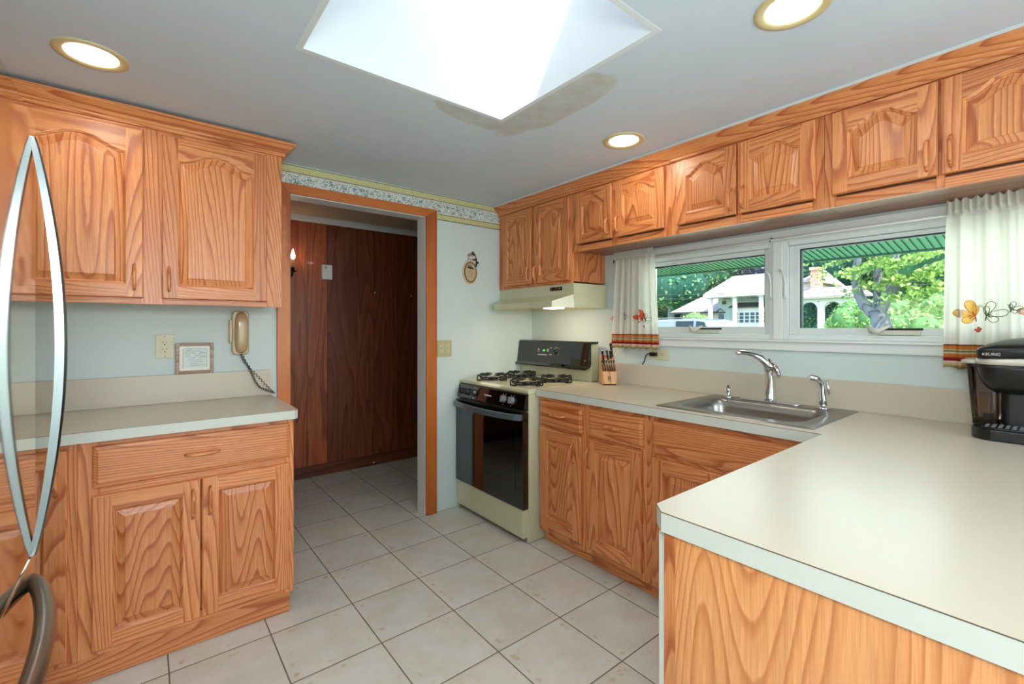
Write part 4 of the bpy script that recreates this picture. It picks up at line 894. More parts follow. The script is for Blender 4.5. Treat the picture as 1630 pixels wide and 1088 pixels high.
# ================================================================== SMALL THINGS ON THE LEFT WALL
WY = YB - 0.0005
def plate(name, label, x0, x1, z0, z1, cat='outlet'):
    r = thing(name, label, cat, ((x0 + x1) / 2, WY, (z0 + z1) / 2)); return r
ot = thing('wall_outlet', 'ivory duplex outlet on the wall left of the small framed picture', 'outlet', (0.072, WY, 1.188))
m = MB(); m.box(0.036, 0.108, WY - 0.006, WY, 1.131, 1.245); m.build('cover_plate', M['ivory'], ot, bevel=0.002)
m = MB(); m.box(0.056, 0.088, WY - 0.010, WY - 0.0062, 1.154, 1.222); rc = m.build('receptacle', M['ivory'], ot, bevel=0.001)
m = MB()
for zc_ in (1.205, 1.171):
    m.box(0.0635, 0.0655, WY - 0.0106, WY - 0.0099, zc_ - 0.001, zc_ + 0.008); m.box(0.0785, 0.0805, WY - 0.0106, WY - 0.0099, zc_, zc_ + 0.007); m.box(0.0695, 0.0745, WY - 0.0106, WY - 0.0099, zc_ - 0.010, zc_ - 0.005)
m.build('slots', M['slot'], rc)
m = MB(); m.lathe([(0.003, -0.0075), (0.003, -0.0061)], (0.072, WY, 1.236), 8, ax='y'); m.build('screw', M['grey'], ot); m = MB(); m.lathe([(0.003, -0.0075), (0.003, -0.0061)], (0.072, WY, 1.140), 8, ax='y'); m.build('screw', M['grey'], ot)

pf = thing('picture_frame', 'small wooden framed print leaning on the backsplash', 'picture', (0.19, 2.776, 1.05))
px0, px1, pz0, pz1 = 0.114, 0.270, 1.0505, 1.203; fy0, fy1 = 2.770, 2.786; b_ = 0.015
m = MB()
for (x0, x1, z0, z1) in ((px0, px0 + b_, pz0, pz1), (px1 - b_, px1, pz0, pz1), (px0 + b_, px1 - b_, pz0, pz0 + b_), (px0 + b_, px1 - b_, pz1 - b_, pz1)): m.newboard(); m.box(x0, x1, fy0, fy1, z0, z1)
m.build('frame', FRAMEW, pf, bevel=0.002)
m = MB(); m.box(px0 + b_, px1 - b_, 2.778, 2.784, pz0 + b_, pz1 - b_); m.build('mount', M['mat'], pf)
m = MB(); m.box(0.142, 0.243, 2.7772, 2.7779, 1.080, 1.176); pr = m.build('print', M['print'], pf)
m = MB(); y_ = 2.7770
def seg2(a, b, w=0.0009):
    m.tube([(a[0], y_, a[1]), (b[0], y_, b[1])], w, 4)
for (a, b) in (((0.143, 1.081), (0.143, 1.175)), ((0.242, 1.081), (0.242, 1.175)), ((0.143, 1.175), (0.242, 1.175)), ((0.145, 1.150), (0.168, 1.165)), ((0.168, 1.165), (0.200, 1.140)), ((0.150, 1.140), (0.185, 1.128)), ((0.185, 1.128), (0.215, 1.150)), ((0.200, 1.165), (0.238, 1.150)), ((0.205, 1.140), (0.238, 1.128)), ((0.155, 1.165), (0.180, 1.170)), ((0.210, 1.128), (0.238, 1.142)), ((0.160, 1.118), (0.225, 1.118)), ((0.172, 1.108), (0.222, 1.108)), ((0.178, 1.099), (0.205, 1.099)), ((0.175, 1.091), (0.232, 1.091))): seg2(a, b)
for (cx, cz) in ((0.165, 1.148), (0.218, 1.150), (0.190, 1.158)): m.tube([(cx + 0.006 * cos(k * pi / 4), y_, cz + 0.006 * sin(k * pi / 4)) for k in range(9)], 0.0008, 4)
m.build('drawing_lines', M['ink'], pr)
m = MB(); m.box(px0 + b_, px1 - b_, 2.7735, 2.7745, pz0 + b_, pz1 - b_); m.build('glass', M['glass'], pf)

ph = thing('wall_telephone', 'tan trimline telephone with coiled black cord on the wall by the doorway', 'telephone', (0.385, 2.76, 1.25))
m = MB(); m.prism([(x, z) for x, z in rrect(0.350, 0.428, 1.138, 1.366, 0.020, 5)], lambda x, z: (x, WY, z), lambda x, z: (x, WY - 0.028, z)); m.build('cradle', M['phone'], ph, bevel=0.005, seg=3)
m = MB(); m.box(0.338, 0.352, WY - 0.022, WY - 0.0005, 1.20, 1.32); m.build('wall_bracket', M['phone'], ph, bevel=0.003)
m = MB(); N = 24; prev = None
for k in range(N + 1):
    t = -1 + 2 * k / N; z = 1.253 + 0.108 * t; h = (1 - abs(t) ** 6); w_ = 0.030 * (1 - 0.12 * t * t) * (0.3 + 0.7 * h ** 0.5); y0 = WY - 0.030; dpt = 0.004 + 0.030 * max(0, 1 - abs(t) ** 4) ** 0.5
    cs = []
    for i in range(13): a = pi * i / 12; cs.append((0.392 + w_ * (abs(cos(a)) ** 0.5) * (1 if cos(a) > 0 else -1), y0 - dpt * sin(a) ** 0.5 if sin(a) > 0 else y0, z))
    q = m.add(cs)
    if prev is not None:
        for i in range(12): m.face([prev + i, prev + i + 1, q + i + 1, q + i], 0, True)
        m.face([prev + 12, prev, q, q + 12], 0, False)
    else: m.face([q + i for i in range(13)])
    prev = q
m.face([prev + i for i in range(13)]); m.build('handset', M['phone'], ph)
def coil(mb, pts, R, turns, r):
    pts = [Vector(p) for p in pts]; L = [0]
    for a, b in zip(pts, pts[1:]): L.append(L[-1] + (b - a).length)
    path = []; n = turns * 9
    for k in range(n + 1):
        s = L[-1] * k / n; i = max(j for j in range(len(L)) if L[j] <= s + 1e-9); i = min(i, len(pts) - 2); t = (s - L[i]) / (L[i + 1] - L[i]); c = pts[i].lerp(pts[i + 1], t); d = (pts[i + 1] - pts[i]).normalized()
        u = d.cross(Vector((0, 1, 0))).normalized(); w = d.cross(u); a = 2 * pi * turns * k / n; e = min(1, k / 12, (n - k) / 12)
        path.append(c + (u * cos(a) + w * sin(a)) * R * e)
    mb.tube(path, r, 5)
m = MB(); coil(m, [(0.388, 2.764, 1.142), (0.405, 2.750, 1.10), (0.425, 2.748, 1.065), (0.438, 2.742, 1.035), (0.452, 2.740, 0.995), (0.472, 2.740, 0.962), (0.500, 2.742, 0.945), (0.528, 2.746, 0.932), (0.548, 2.755, 0.9215)], 0.0055, 30, 0.0017)
coil(m, [(0.395, 2.764, 1.142), (0.412, 2.752, 1.098), (0.432, 2.742, 1.06), (0.470, 2.738, 1.015), (0.500, 2.738, 0.975), (0.530, 2.744, 0.938), (0.552, 2.755, 0.9215)], 0.0045, 15, 0.0017)
m.build('coiled_cord', M['cord'], ph)

# switch and plaque between doorway and cabinets
sw = thing('light_switch', 'almond double light switch on the wall right of the doorway', 'light switch', (1.632, WY, 1.134))
m = MB(); m.box(1.574, 1.690, WY - 0.006, WY, 1.076, 1.192); m.build('cover_plate', plain('switch_plate', (186, 182, 142), 0.4), sw, bevel=0.002)
for xx in (1.609, 1.655):
    m = MB(); m.box(xx - 0.0165, xx + 0.0165, WY - 0.0085, WY - 0.0062, 1.101, 1.167); rk = m.build('rocker', plain('switch_rocker', (196, 192, 154), 0.35), sw, bevel=0.001)
    m = MB(); m.box(xx - 0.003, xx + 0.003, WY - 0.0095, WY - 0.0086, 1.131, 1.137); m.build('marker', M['seam'], rk)
pq = thing('wall_plaque', 'oval tan plaque with fruit and leaves hanging beside the wall cabinet', 'plaque', (1.845, WY, 1.683))
def oval(mb, cx, cz, rx, rz, y0, y1, mi=0, n=36):
    mb.prism([(cx + rx * cos(2 * pi * k / n), cz + rz * sin(2 * pi * k / n)) for k in range(n)], lambda x, z: (x, y0, z), lambda x, z: (x, y1, z), mi)
m = MB(); oval(m, 1.845, 1.683, 0.064, 0.087, WY, WY - 0.010); m.build('rim', M['plql'], pq, bevel=0.003)
m = MB(); oval(m, 1.845, 1.683, 0.055, 0.077, WY - 0.0102, WY - 0.0125); m.build('border', M['plqd'], pq)
m = MB(); oval(m, 1.845, 1.683, 0.045, 0.066, WY - 0.0127, WY - 0.0140); fa = m.build('face', M['plq'], pq)
m = MB()
for (cx, cz, w_, mi) in ((1.838, 1.729, 0.022, 2), (1.858, 1.723, 0.014, 3), (1.830, 1.716, 0.018, 1), (1.856, 1.713, 0.018, 1), (1.845, 1.712, 0.008, 4)): oval(m, cx, cz, w_, 0.007, WY - 0.0141, WY - 0.016, mi, 12)
for i, z in enumerate((1.698, 1.689, 1.679, 1.669, 1.659, 1.648)):
    rnd = random.Random(i); x = 1.818 + (0.008 if i in (3, 4) else 0)
    while x < 1.870 - (0.008 if i > 2 else 0): w_ = rnd.uniform(0.003, 0.009); m.box(x, x + w_, WY - 0.0152, WY - 0.0141, z - 0.0011, z + 0.0011, 0); x += w_ + 0.003
m.build('picture_and_text', [M['ink'], M['green'], M['grey'], M['cream'], M['red']], fa)
m = MB(); m.blob((1.850, WY - 0.012, 1.790), (0.020, 0.010, 0.013), 1); m.blob((1.872, WY - 0.014, 1.792), (0.016, 0.012, 0.013), 2); m.blob((1.880, WY - 0.012, 1.780), (0.018, 0.010, 0.010), 3); m.blob((1.838, WY - 0.010, 1.808), (0.015, 0.009, 0.010), 0)
for (cx, cz, rx, rz, mi) in ((1.868, 1.822, 0.012, 0.014, 4), (1.880, 1.812, 0.010, 0.012, 4), (1.888, 1.798, 0.008, 0.012, 4), (1.897, 1.782, 0.006, 0.012, 5), (1.908, 1.757, 0.012, 0.009, 5), (1.896, 1.738, 0.008, 0.014, 5), (1.898, 1.765, 0.005, 0.014, 4)): m.blob((cx, WY - 0.010, cz), (rx, 0.005, rz), mi, 6)
m.build('fruit_spray', [M['pink'], M['cream'], M['cream'], M['red'], M['green'], M['dgreen']], pq)
m = MB(); m.tube([(1.825, WY - 0.006, 1.762), (1.835, WY - 0.006, 1.795), (1.842, WY - 0.006, 1.80)], 0.0012, 5); m.build('hanger_wire', M['cord'], pq)

# hall: sconce, chime box, door stop
HW = 4.1235
sc = thing('wall_sconce', 'lit electric candle sconce on the dark hall panelling', 'wall light', (0.955, HW - 0.05, 1.78))
m = MB(); oval(m, 0.93, 1.735, 0.024, 0.05, HW - 0.0005, HW - 0.010); m.tube([(0.93, HW - 0.010, 1.72), (0.932, HW - 0.045, 1.700), (0.938, HW - 0.085, 1.712), (0.94, HW - 0.09, 1.735)], 0.005, 8); m.build('arm', M['bronze'], sc)
m = MB(); m.lathe([(0.006, 1.735), (0.030, 1.741), (0.031, 1.745), (0.013, 1.748), (0.013, 1.768), (0.016, 1.770), (0.0, 1.7701)], (0.94, HW - 0.09, 0), 16); m.build('cup', M['bronze'], sc)
m = MB(); m.lathe([(0.0105, 1.7705), (0.0105, 1.838), (0.0, 1.8385)], (0.94, HW - 0.09, 0), 14); m.build('candle_sleeve', M['candle'], sc)
m = MB(); m.lathe([(0.007, 1.8388), (0.015, 1.850), (0.0175, 1.866), (0.014, 1.885), (0.007, 1.904), (0.002, 1.922), (0.0, 1.924)], (0.94, HW - 0.09, 0), 14); m.build('flame_bulb', M['flame'], sc)
lamp('sconce_light', 'POINT', (0.94, HW - 0.09, 1.875), 2.2, (1.0, 0.55, 0.25), shadow_soft_size=0.02)
ch = thing('door_chime', 'small white box mounted on the dark hall panelling', 'chime box', (1.232, HW, 1.76))
m = MB(); m.box(1.188, 1.272, HW - 0.035, HW, 1.697, 1.823); m.build('cover', M['white'], ch, bevel=0.004, seg=3)
m = MB()
for i in range(4): m.box(1.207, 1.225, HW - 0.0362, HW - 0.0352, 1.789 + i * 0.0055, 1.7915 + i * 0.0055)
m.build('grille', M['slot'], ch)
dsx = thing('door_stop', 'small white tipped door stop on the hall baseboard', 'door stop', (1.62, 4.1, 0.05))
m = MB(); m.tube([(1.645, 4.1055, 0.055), (1.635, 4.075, 0.050), (1.628, 4.045, 0.046)], 0.004, 8); m.build('spring', M['chrome'], dsx)
m = MB(); m.blob((1.627, 4.040, 0.0455), (0.008, 0.009, 0.008)); m.build('tip', M['white'], dsx)
for (x, z, lb) in ((1.67, 1.605, 'tiny pale nail head left of the other on the hall panelling'), (2.04, 1.590, 'tiny pale nail head nearest the right jamb on the hall panelling')):
    m = MB(); m.lathe([(0.006, -0.004), (0.006, 0.0)], (x, HW, z), 10, ax='y'); tag(m.build('nail', M['white'], loc=(x, HW, z)), lb, 'nail')

# right wall outlet with plug
ot = thing('wall_outlet', 'ivory outlet with black plug under the left sink window', 'outlet', (XW, 1.605, 1.115))
m = MB(); m.box(XW - 0.006, XW - 0.0003, 1.540, 1.672, 1.083, 1.149); m.build('cover_plate', M['ivory'], ot, bevel=0.002)
m = MB(); lathe_dir(m, [(0.017, 0.0062), (0.017, 0.0085), (0.0165, 0.009)], (XW, 1.580, 1.116), (-1, 0, 0)); rc = m.build('receptacle', M['ivory'], ot)
m = MB()
for (dy, dz) in ((0.007, 0.0), (-0.004, 0.006), (-0.004, -0.006)): m.box(XW - 0.0096, XW - 0.0091, 1.580 + dy - 0.002, 1.580 + dy + 0.002, 1.116 + dz - 0.001, 1.116 + dz + 0.002)
m.build('slots', M['slot'], rc)
pg = thing('power_plug', 'black plug and cord in the outlet under the left sink window', 'plug', (XW - 0.02, 1.64, 1.115))
m = MB(); m.box(XW - 0.034, XW - 0.0065, 1.615, 1.658, 1.104, 1.128); m.build('plug_body', M['black'], pg, bevel=0.004)
m = MB(); m.tube([(XW - 0.022, 1.656, 1.118), (XW - 0.022, 1.672, 1.117), (XW - 0.020, 1.688, 1.108), (XW - 0.016, 1.698, 1.090), (XW - 0.014, 1.706, 1.068), (XW - 0.012, 1.722, 1.048)], 0.0034, 8); m.build('cord', M['black'], pg)

# ================================================================== KNIFE BLOCK
kb_ang = radians(-39)
F_ = Vector((0.0925, -0.0, 0)); o = Vector((2.258, 1.892, 0.9147)); R_ = Vector((0.774, -0.633, 0)); B_ = Vector((0.633, 0.774, 0)); Z_ = Vector((0, 0, 1))
kb = thing('knife_block', 'wooden knife block full of black handled knives beside the range', 'knife block', tuple(o))
def K(a, b, z): return o + R_ * a + B_ * b + Z_ * z
m = MB().newboard(); P = [(0.0, 0.006), (0.0, 0.086), (0.018, 0.090), (0.050, 0.150), (0.085, 0.185), (0.112, 0.168), (0.125, 0.006)]
m.prism(P, lambda b, z: K(0, b, z), lambda b, z: K(0.090, b, z)); m.build('block', KNIFEWOOD, kb, bevel=0.0015)
m = MB(); 
for a in (0.010, 0.080):
    for b in (0.012, 0.112): q = K(a, b, 0.0002); m.lathe([(0.006, 0.0), (0.006, 0.0058)], tuple(q), 8)
m.build('foot', M['black'], kb)
m = MB() # small emblem: two tiny figures side by side
for (a, z, w_, h_) in ((0.036, 0.050, 0.006, 0.007), (0.046, 0.050, 0.006, 0.007), (0.034, 0.042, 0.010, 0.007), (0.045, 0.042, 0.009, 0.007), (0.034, 0.034, 0.004, 0.008), (0.041, 0.033, 0.004, 0.008), (0.049, 0.034, 0.004, 0.008), (0.034, 0.026, 0.022, 0.003)):
    q = m.add([K(a, -0.0006, z), K(a + w_, -0.0006, z), K(a + w_, -0.0006, z + h_), K(a, -0.0006, z + h_)]); m.face([q, q + 1, q + 2, q + 3])
m.build('emblem', M['seam'], kb, recalc=False)
tilt = (R_ * -0.20 + B_ * -0.34 + Z_ * 0.92).normalized()
def knife(a, b, z, L, r, label, grp, big):
    p = K(a, b, z); k = thing('kitchen_knife' if big else 'steak_knife', label, 'knife', tuple(p), grp)
    m = MB(); m.tube([p + tilt * 0.001, p + tilt * (L * 0.3), p + tilt * (L * 0.7), p + tilt * (L * 0.93) - B_ * 0.002, p + tilt * L - B_ * 0.004], [r, r * 1.02, r * 0.95, r * 1.2, r * 0.8], 10, flat=0.62); m.build('handle', M['black'], k)
    m = MB(); s = -B_.cross(R_) ; side = (tilt.cross(R_)).normalized()
    if side.dot(B_) > 0: side = -side
    if big:
        for t in (0.22, 0.5, 0.78): lathe_dir(m, [(0.0026, 0.0), (0.0026, 0.0009)], p + tilt * (L * t) + side * (r * 0.98), side, 8)
    else:
        m.tube([p + tilt * (L * 0.06) + side * r * 0.93, p + tilt * (L * 0.9) + side * r * 0.93], 0.0011, 4)
    lathe_dir(m, [(r * 0.75, 0.0), (r * 0.7, 0.003)], p + tilt * L - B_ * 0.004, tilt, 8); m.build('rivets', M['chrome'], k)
names = ['first', 'second', 'third', 'fourth', 'fifth', 'sixth']
for i in range(6): knife(0.0085 + i * 0.0146, 0.010, 0.089, 0.078, 0.0058, 'black steak knife handle, %s from the left in the lower row of the block' % names[i], 'steak knives in the lower row', False)
for (a, b, z, L, r, lb) in ((0.018, 0.036, 0.128, 0.098, 0.0085, 'black riveted knife at the upper left of the block'), (0.046, 0.052, 0.155, 0.070, 0.0075, 'black riveted knife in the upper middle of the block'), (0.066, 0.060, 0.163, 0.060, 0.0070, 'shorter black riveted knife between the middle and the rear one'), (0.078, 0.074, 0.176, 0.098, 0.0095, 'largest black riveted knife at the upper right of the block')):
    knife(a, b, z, L, r, lb, 'large knives in the upper slots', True)

# ================================================================== COFFEE MAKER
cm = thing('coffee_maker', 'black single serve coffee maker on the counter at the right edge', 'coffee maker', (2.26, 0.09, 0.9147))
CZ = 0.9147
m = MB(); P = rrect(2.138, 2.405, -0.045, 0.228, 0.05, 8)
def front_curve(poly, k=0.02): return [(x - k * max(0, 1 - ((y - 0.09) / 0.14) ** 2) if x < 2.2 else x, y) for x, y in poly]
P = front_curve(P, 0.016)
m.prism(P, lambda x, y: (x, y, CZ), lambda x, y: (x, y, CZ + 0.036)); m.build('base', M['black'], cm, bevel=0.004, seg=3)
m = MB(); m.prism(front_curve(rrect(2.152, 2.26, -0.03, 0.205, 0.03, 6), 0.014), lambda x, y: (x, y, CZ + 0.0365), lambda x, y: (x, y, CZ + 0.040)); dt = m.build('drip_tray', M['blacksat'], cm)
m = MB()
for i in range(14):
    for k in range(5): m.box(2.16 + k * 0.018, 2.172 + k * 0.018, -0.015 + i * 0.0155, -0.006 + i * 0.0155, CZ + 0.0402, CZ + 0.0412)
m.build('grid', M['grey'], dt)
m = MB(); m.prism(rrect(2.235, 2.40, -0.03, 0.163, 0.02, 6), lambda x, y: (x, y, CZ + 0.0366), lambda x, y: (x, y, CZ + 0.20)); m.build('column', M['black'], cm)
# brew head: flared drum
m = MB(); rings = []
for (g, z) in ((-0.050, 0.150), (-0.036, 0.152), (-0.018, 0.172), (-0.006, 0.20), (0.0, 0.228), (0.001, 0.2445)):
    rings.append(m.add([(x, y, CZ + z) for x, y in front_curve(rrect(2.150 - g, 2.395 + min(0, g), -0.04 - g, 0.218 + g, 0.055 + min(0.0, g * 0.5), 8), 0.014)]))
n = 36
for a, b in zip(rings, rings[1:]):
    for i in range(n): m.face([a + i, a + (i + 1) % n, b + (i + 1) % n, b + i], 0, True)
m.face([rings[0] + i for i in range(n)]); m.face([rings[-1] + i for i in range(n)]); m.build('brew_head', M['black'], cm)
m = MB(); rings = []
for (g, z) in ((0.002, 0.245), (0.004, 0.254), (0.0, 0.264)):
    pl = front_curve(rrect(2.150 - g, 2.395, -0.04 - g, 0.218 + g, 0.055, 8), 0.014)
    rings.append(m.add([(x, y, CZ + z + (0.010 * max(0, (0.12 - y) / 0.12) if z > 0.25 else 0)) for x, y in pl]))
for a, b in zip(rings, rings[1:]):
    for i in range(n): m.face([a + i, a + (i + 1) % n, b + (i + 1) % n, b + i], 0, True)
m.face([rings[0] + i for i in range(n)]); m.face([rings[-1] + i for i in range(n)]); m.build('silver_band', M['silver'], cm)
m = MB(); rings = []
for (g, z, k) in ((-0.003, 0.2655, 0), (-0.002, 0.290, 0), (-0.006, 0.298, .3), (-0.03, 0.312, .6), (-0.06, 0.324, .8), (-0.09, 0.330, 1), (-0.115, 0.332, 1)):
    pl = front_curve(rrect(2.150 - g, 2.395 + g * 0.4, -0.04 - g, 0.218 + g, max(0.012, 0.028 + g * 0.1), 8), 0.014)
    rings.append(m.add([(x, y, CZ + z + 0.010 * max(0, (0.12 - y) / 0.12) * (1 if z < 0.27 else 1)) for x, y in pl]))
for a, b in zip(rings, rings[1:]):
    for i in range(n): m.face([a + i, a + (i + 1) % n, b + (i + 1) % n, b + i], 0, True)
m.face([rings[0] + i for i in range(n)]); m.face([rings[-1] + i for i in range(n)]); ld_ = m.build('lid', M['black'], cm)
text('KEURIG', 0.0125, M['lettering'], ld_, face_mtx((2.1435, 0.178, CZ + 0.279), (-0.10, -1, 0), (0, 0, 1)))
m = MB(); m.tube([(2.150, 0.10, CZ + 0.257), (2.146, 0.085, CZ + 0.268), (2.146, 0.06, CZ + 0.268)], 0.006, 8); m.box(2.128, 2.1325, 0.045, 0.095, CZ + 0.255, CZ + 0.268); m.build('latch', M['silver'], cm)
# water reservoir
m = MB(); rings = []
for (g, z) in ((-0.008, 0.037), (-0.006, 0.05), (0.0, 0.14), (0.006, 0.232)):
    rings.append(m.add([(x, y, CZ + z) for x, y in rrect(2.215 - g, 2.385 + g, 0.170, 0.238 + g, 0.02, 6)]))
nn_ = 28
for a, b in zip(rings, rings[1:]):
    for i in range(nn_): m.face([a + i, a + (i + 1) % nn_, b + (i + 1) % nn_, b + i], 0, True)
rs_ = m.build('reservoir', M['smoke'], cm)
m = MB(); m.prism(rrect(2.222, 2.378, 0.174, 0.233, 0.018, 6), lambda x, y: (x, y, CZ + 0.0368), lambda x, y: (x, y, CZ + 0.040)); m.box(2.23, 2.25, 0.180, 0.205, CZ + 0.0402, CZ + 0.075); m.build('filter_base', M['black'], rs_)
m = MB(); m.prism(rrect(2.207, 2.392, 0.168, 0.246, 0.02, 6), lambda x, y: (x, y, CZ + 0.2325), lambda x, y: (x, y, CZ + 0.243)); m.build('reservoir_rim', M['black'], rs_)
m = MB(); P = rrect(2.196, 2.395, 0.170, 0.258, 0.03, 6); m.prism(P, lambda x, y: (x, y, CZ + 0.2435), lambda x, y: (x, y, CZ + 0.256)); m.build('reservoir_lid', M['silver'], rs_, bevel=0.004)

# ================================================================== CEILING CAN LIGHTS
def can(x, y, label):
    r = thing('recessed_light', label, 'ceiling light', (x, y, ZT), 'recessed ceiling lights')
    m = MB(); n = 40; prof = [(0.100, ZT - 0.0004), (0.099, ZT - 0.004), (0.090, ZT - 0.006), (0.074, ZT - 0.004), (0.071, ZT - 0.001)]
    rings = [m.add([(x + a * cos(2 * pi * k / n), y + a * sin(2 * pi * k / n), z) for k in range(n)]) for a, z in prof]
    for p, q in zip(rings, rings[1:]):
        for k in range(n): m.face([p + k, p + (k + 1) % n, q + (k + 1) % n, q + k], 0, True)
    m.build('trim_ring', M['brass'], r)
    m = MB(); m.lathe([(0.0705, ZT - 0.0012), (0.0705, ZT - 0.0005)], (x, y, 0), 32); m.build('lens', M['can'], r)
    l = lamp('can_lamp', 'AREA', (x, y, ZT - 0.012), CAN_POWER, (1.0, 0.9, 0.75), shape='DISK', size=0.13)
    return r
can(-0.143, 2.10, 'round recessed light over the left countertop')
can(1.843, 1.41, 'round recessed light near the middle of the long cabinet run')
can(1.457, 0.518, 'round recessed light at the top edge right of the skylight')
can(-0.143, 0.2, 'unseen recessed light added for fill above the refrigerator front behind the camera')  # extra can added out of view to fill the room, continuing the layout

# ================================================================== OUTDOORS
PS, CS = sin(radians(38.8)), cos(radians(38.8))
def D(u, X, v=None):
    """street side layout: bearing u and elevation v as surveyed from the kitchen, at distance X from it"""
    a = (u - 815) / 725.0; k = X / (PS + a * CS); y = (CS - a * PS) * k
    return y if v is None else (y, ZC + (520.5 - v) / 725.0 * k)
GZ = -0.25
m = MB(); m.box(2.61, 120, -60, 140, GZ - 0.2, GZ); struct(m.build('ground', M['grass']), 'lawn outside the kitchen')
m = MB(); m.box(17, 24, -60, 140, GZ, GZ + 0.02); struct(m.build('street', M['asphalt']), 'street in front of the opposite houses')
# eave of this house: sloping green lit soffit, fascia at x = 4
EX = 4.0; EZ = 1.797; SL = 0.155
m = MB(); q = m.add([(XW + 0.151, -3, EZ + SL * (EX - XW - 0.151)), (EX, -3, EZ), (EX, 6, EZ), (XW + 0.151, 6, EZ + SL * (EX - XW - 0.151))]); p = m.add([(a, b, c + 0.03) for a, b, c in m.v[q:q + 4]])
m.face([q, q + 1, q + 2, q + 3]); m.face([p, p + 1, p + 2, p + 3])
for i in range(4): m.face([q + i, q + (i + 1) % 4, p + (i + 1) % 4, p + i])
ev = struct(m.build('roof_eave', M['soffit']), 'green ribbed underside of the roof overhang outside the windows')
m = MB(); y = 0.0
while y < 4.6:
    q = m.add([(XW + 0.152, y, EZ + SL * (EX - XW - 0.152) - 0.004), (EX, y, EZ - 0.004), (EX, y + 0.005, EZ - 0.004), (XW + 0.152, y + 0.005, EZ + SL * (EX - XW - 0.152) - 0.004)]); m.face([q, q + 1, q + 2, q + 3]); y += 0.039
m.build('ribs', M['soffitd'], ev, recalc=False, solid=0.004)
m = MB(); m.box(EX, EX + 0.04, -3, 6, EZ - 0.012, EZ + 0.14); m.build('fascia', M['fascia'], ev)

# neighbouring house across the street
HX = 45.0
hs = thing('house', 'white two storey neighbouring house with portico columns and garage wing', 'house', (HX + 5, 20, GZ))
yl, ze = D(1128, HX, 468.5); yr = D(1262, HX)
_, zr = D(1150, HX + 3, 446)
m = MB(); m.box(HX + 1.6, HX + 10, yr, yl - 0.2, GZ, ze); m.build('wall', M['siding'], hs)
def hip(mb, x0, x1, y0, y1, z0, z1, ri, ry):
    q = mb.add([(x0, y0, z0), (x1, y0, z0), (x1, y1, z0), (x0, y1, z0), ((x0 + x1) / 2 - ri, y0 + ry, z1), ((x0 + x1) / 2 - ri, y1 - ry, z1)])
    mb.face([q, q + 1, q + 4]); mb.face([q + 2, q + 3, q + 5]); mb.face([q + 1, q + 2, q + 5, q + 4]); mb.face([q + 3, q, q + 4, q + 5]); mb.face([q, q + 3, q + 2, q + 1])
m = MB(); hip(m, HX - 0.4, HX + 10, yr - 0.3, yl + 0.4, ze, ze + 2.0, 1.8, 1.5); m.build('roof', M['roof'], hs)
m = MB(); m.box(HX - 0.4, HX + 1.6, yr - 0.3, yl + 0.4, ze - 0.35, ze - 0.02); m.build('portico_beam', M['column'], hs)
for u in (1131, 1170, 1212, 1252):
    m = MB(); y = D(u, HX); m.box(HX - 0.15, HX + 0.15, y - 0.17, y + 0.17, GZ, ze - 0.35); m.box(HX - 0.22, HX + 0.22, y - 0.25, y + 0.25, ze - 0.5, ze - 0.36); m.build('column', M['column'], hs)
FX = HX + 1.6
def fw(u0, u1, v0, v1): a, b = D(u0, FX, v0), D(u1, FX, v0); c_ = D(u0, FX, v1); return (b[0], a[0], c_[1], (a[1] + b[1]) / 2)
for q in ((1152, 1163, 470, 476), (1196, 1207, 469, 474)):
    y0, y1, z0, z1 = fw(*q); m = MB(); m.box(FX - 0.06, FX - 0.001, y0, y1, z0, z1); m.build('window', M['winD'], hs)
y0, y1, z0, z1 = fw(1144, 1152, 499, 519); m = MB(); m.box(FX - 0.06, FX - 0.001, y0, y1, GZ + 0.2, z1); m.build('door', M['winD'], hs)
m = MB(); a_ = [(D(1140, FX, 497)), (D(1155, FX, 497)), (D(1147, FX, 491))]; m.tube([(FX - 0.1, *a_[0]), (FX - 0.1, *a_[2]), (FX - 0.1, *a_[1]), (FX - 0.1, *a_[0])], 0.06, 5); m.build('pediment', M['trimD'], hs)
y0, y1, z0, z1 = fw(1174, 1226, 496, 513); m = MB(); m.box(FX - 0.8, FX - 0.001, y0, y1, GZ, z1 + 0.6); bw = m.build('bay_window', M['column'], hs)
m = MB(); k = 6; wp = (y1 - y0) / k
for i in range(k):
    for r in range(3): m.box(FX - 0.84, FX - 0.801, y0 + wp * (i + 0.15), y0 + wp * (i + 0.85), z0 + (z1 - z0) * r / 3, z0 + (z1 - z0) * (r + 0.75) / 3)
m.build('panes', M['winD'], bw)
m = MB(); q = m.add([(FX - 1.1, y0 - 0.4, z1 + 0.45), (FX - 1.1, y1 + 0.4, z1 + 0.45), (FX, y1 + 0.2, z1 + 0.9), (FX, y0 - 0.2, z1 + 0.9)]); m.face([q, q + 1, q + 2, q + 3]); m.build('bay_roof', M['trimD'], hs, solid=0.1)
m = MB(); m.box(FX - 0.25, FX - 0.02, D(1153.5, FX) - 0.15, D(1153.5, FX) + 0.15, D(1153, FX, 484)[1], D(1153, FX, 479)[1]); m.build('lantern', M['trimD'], hs)
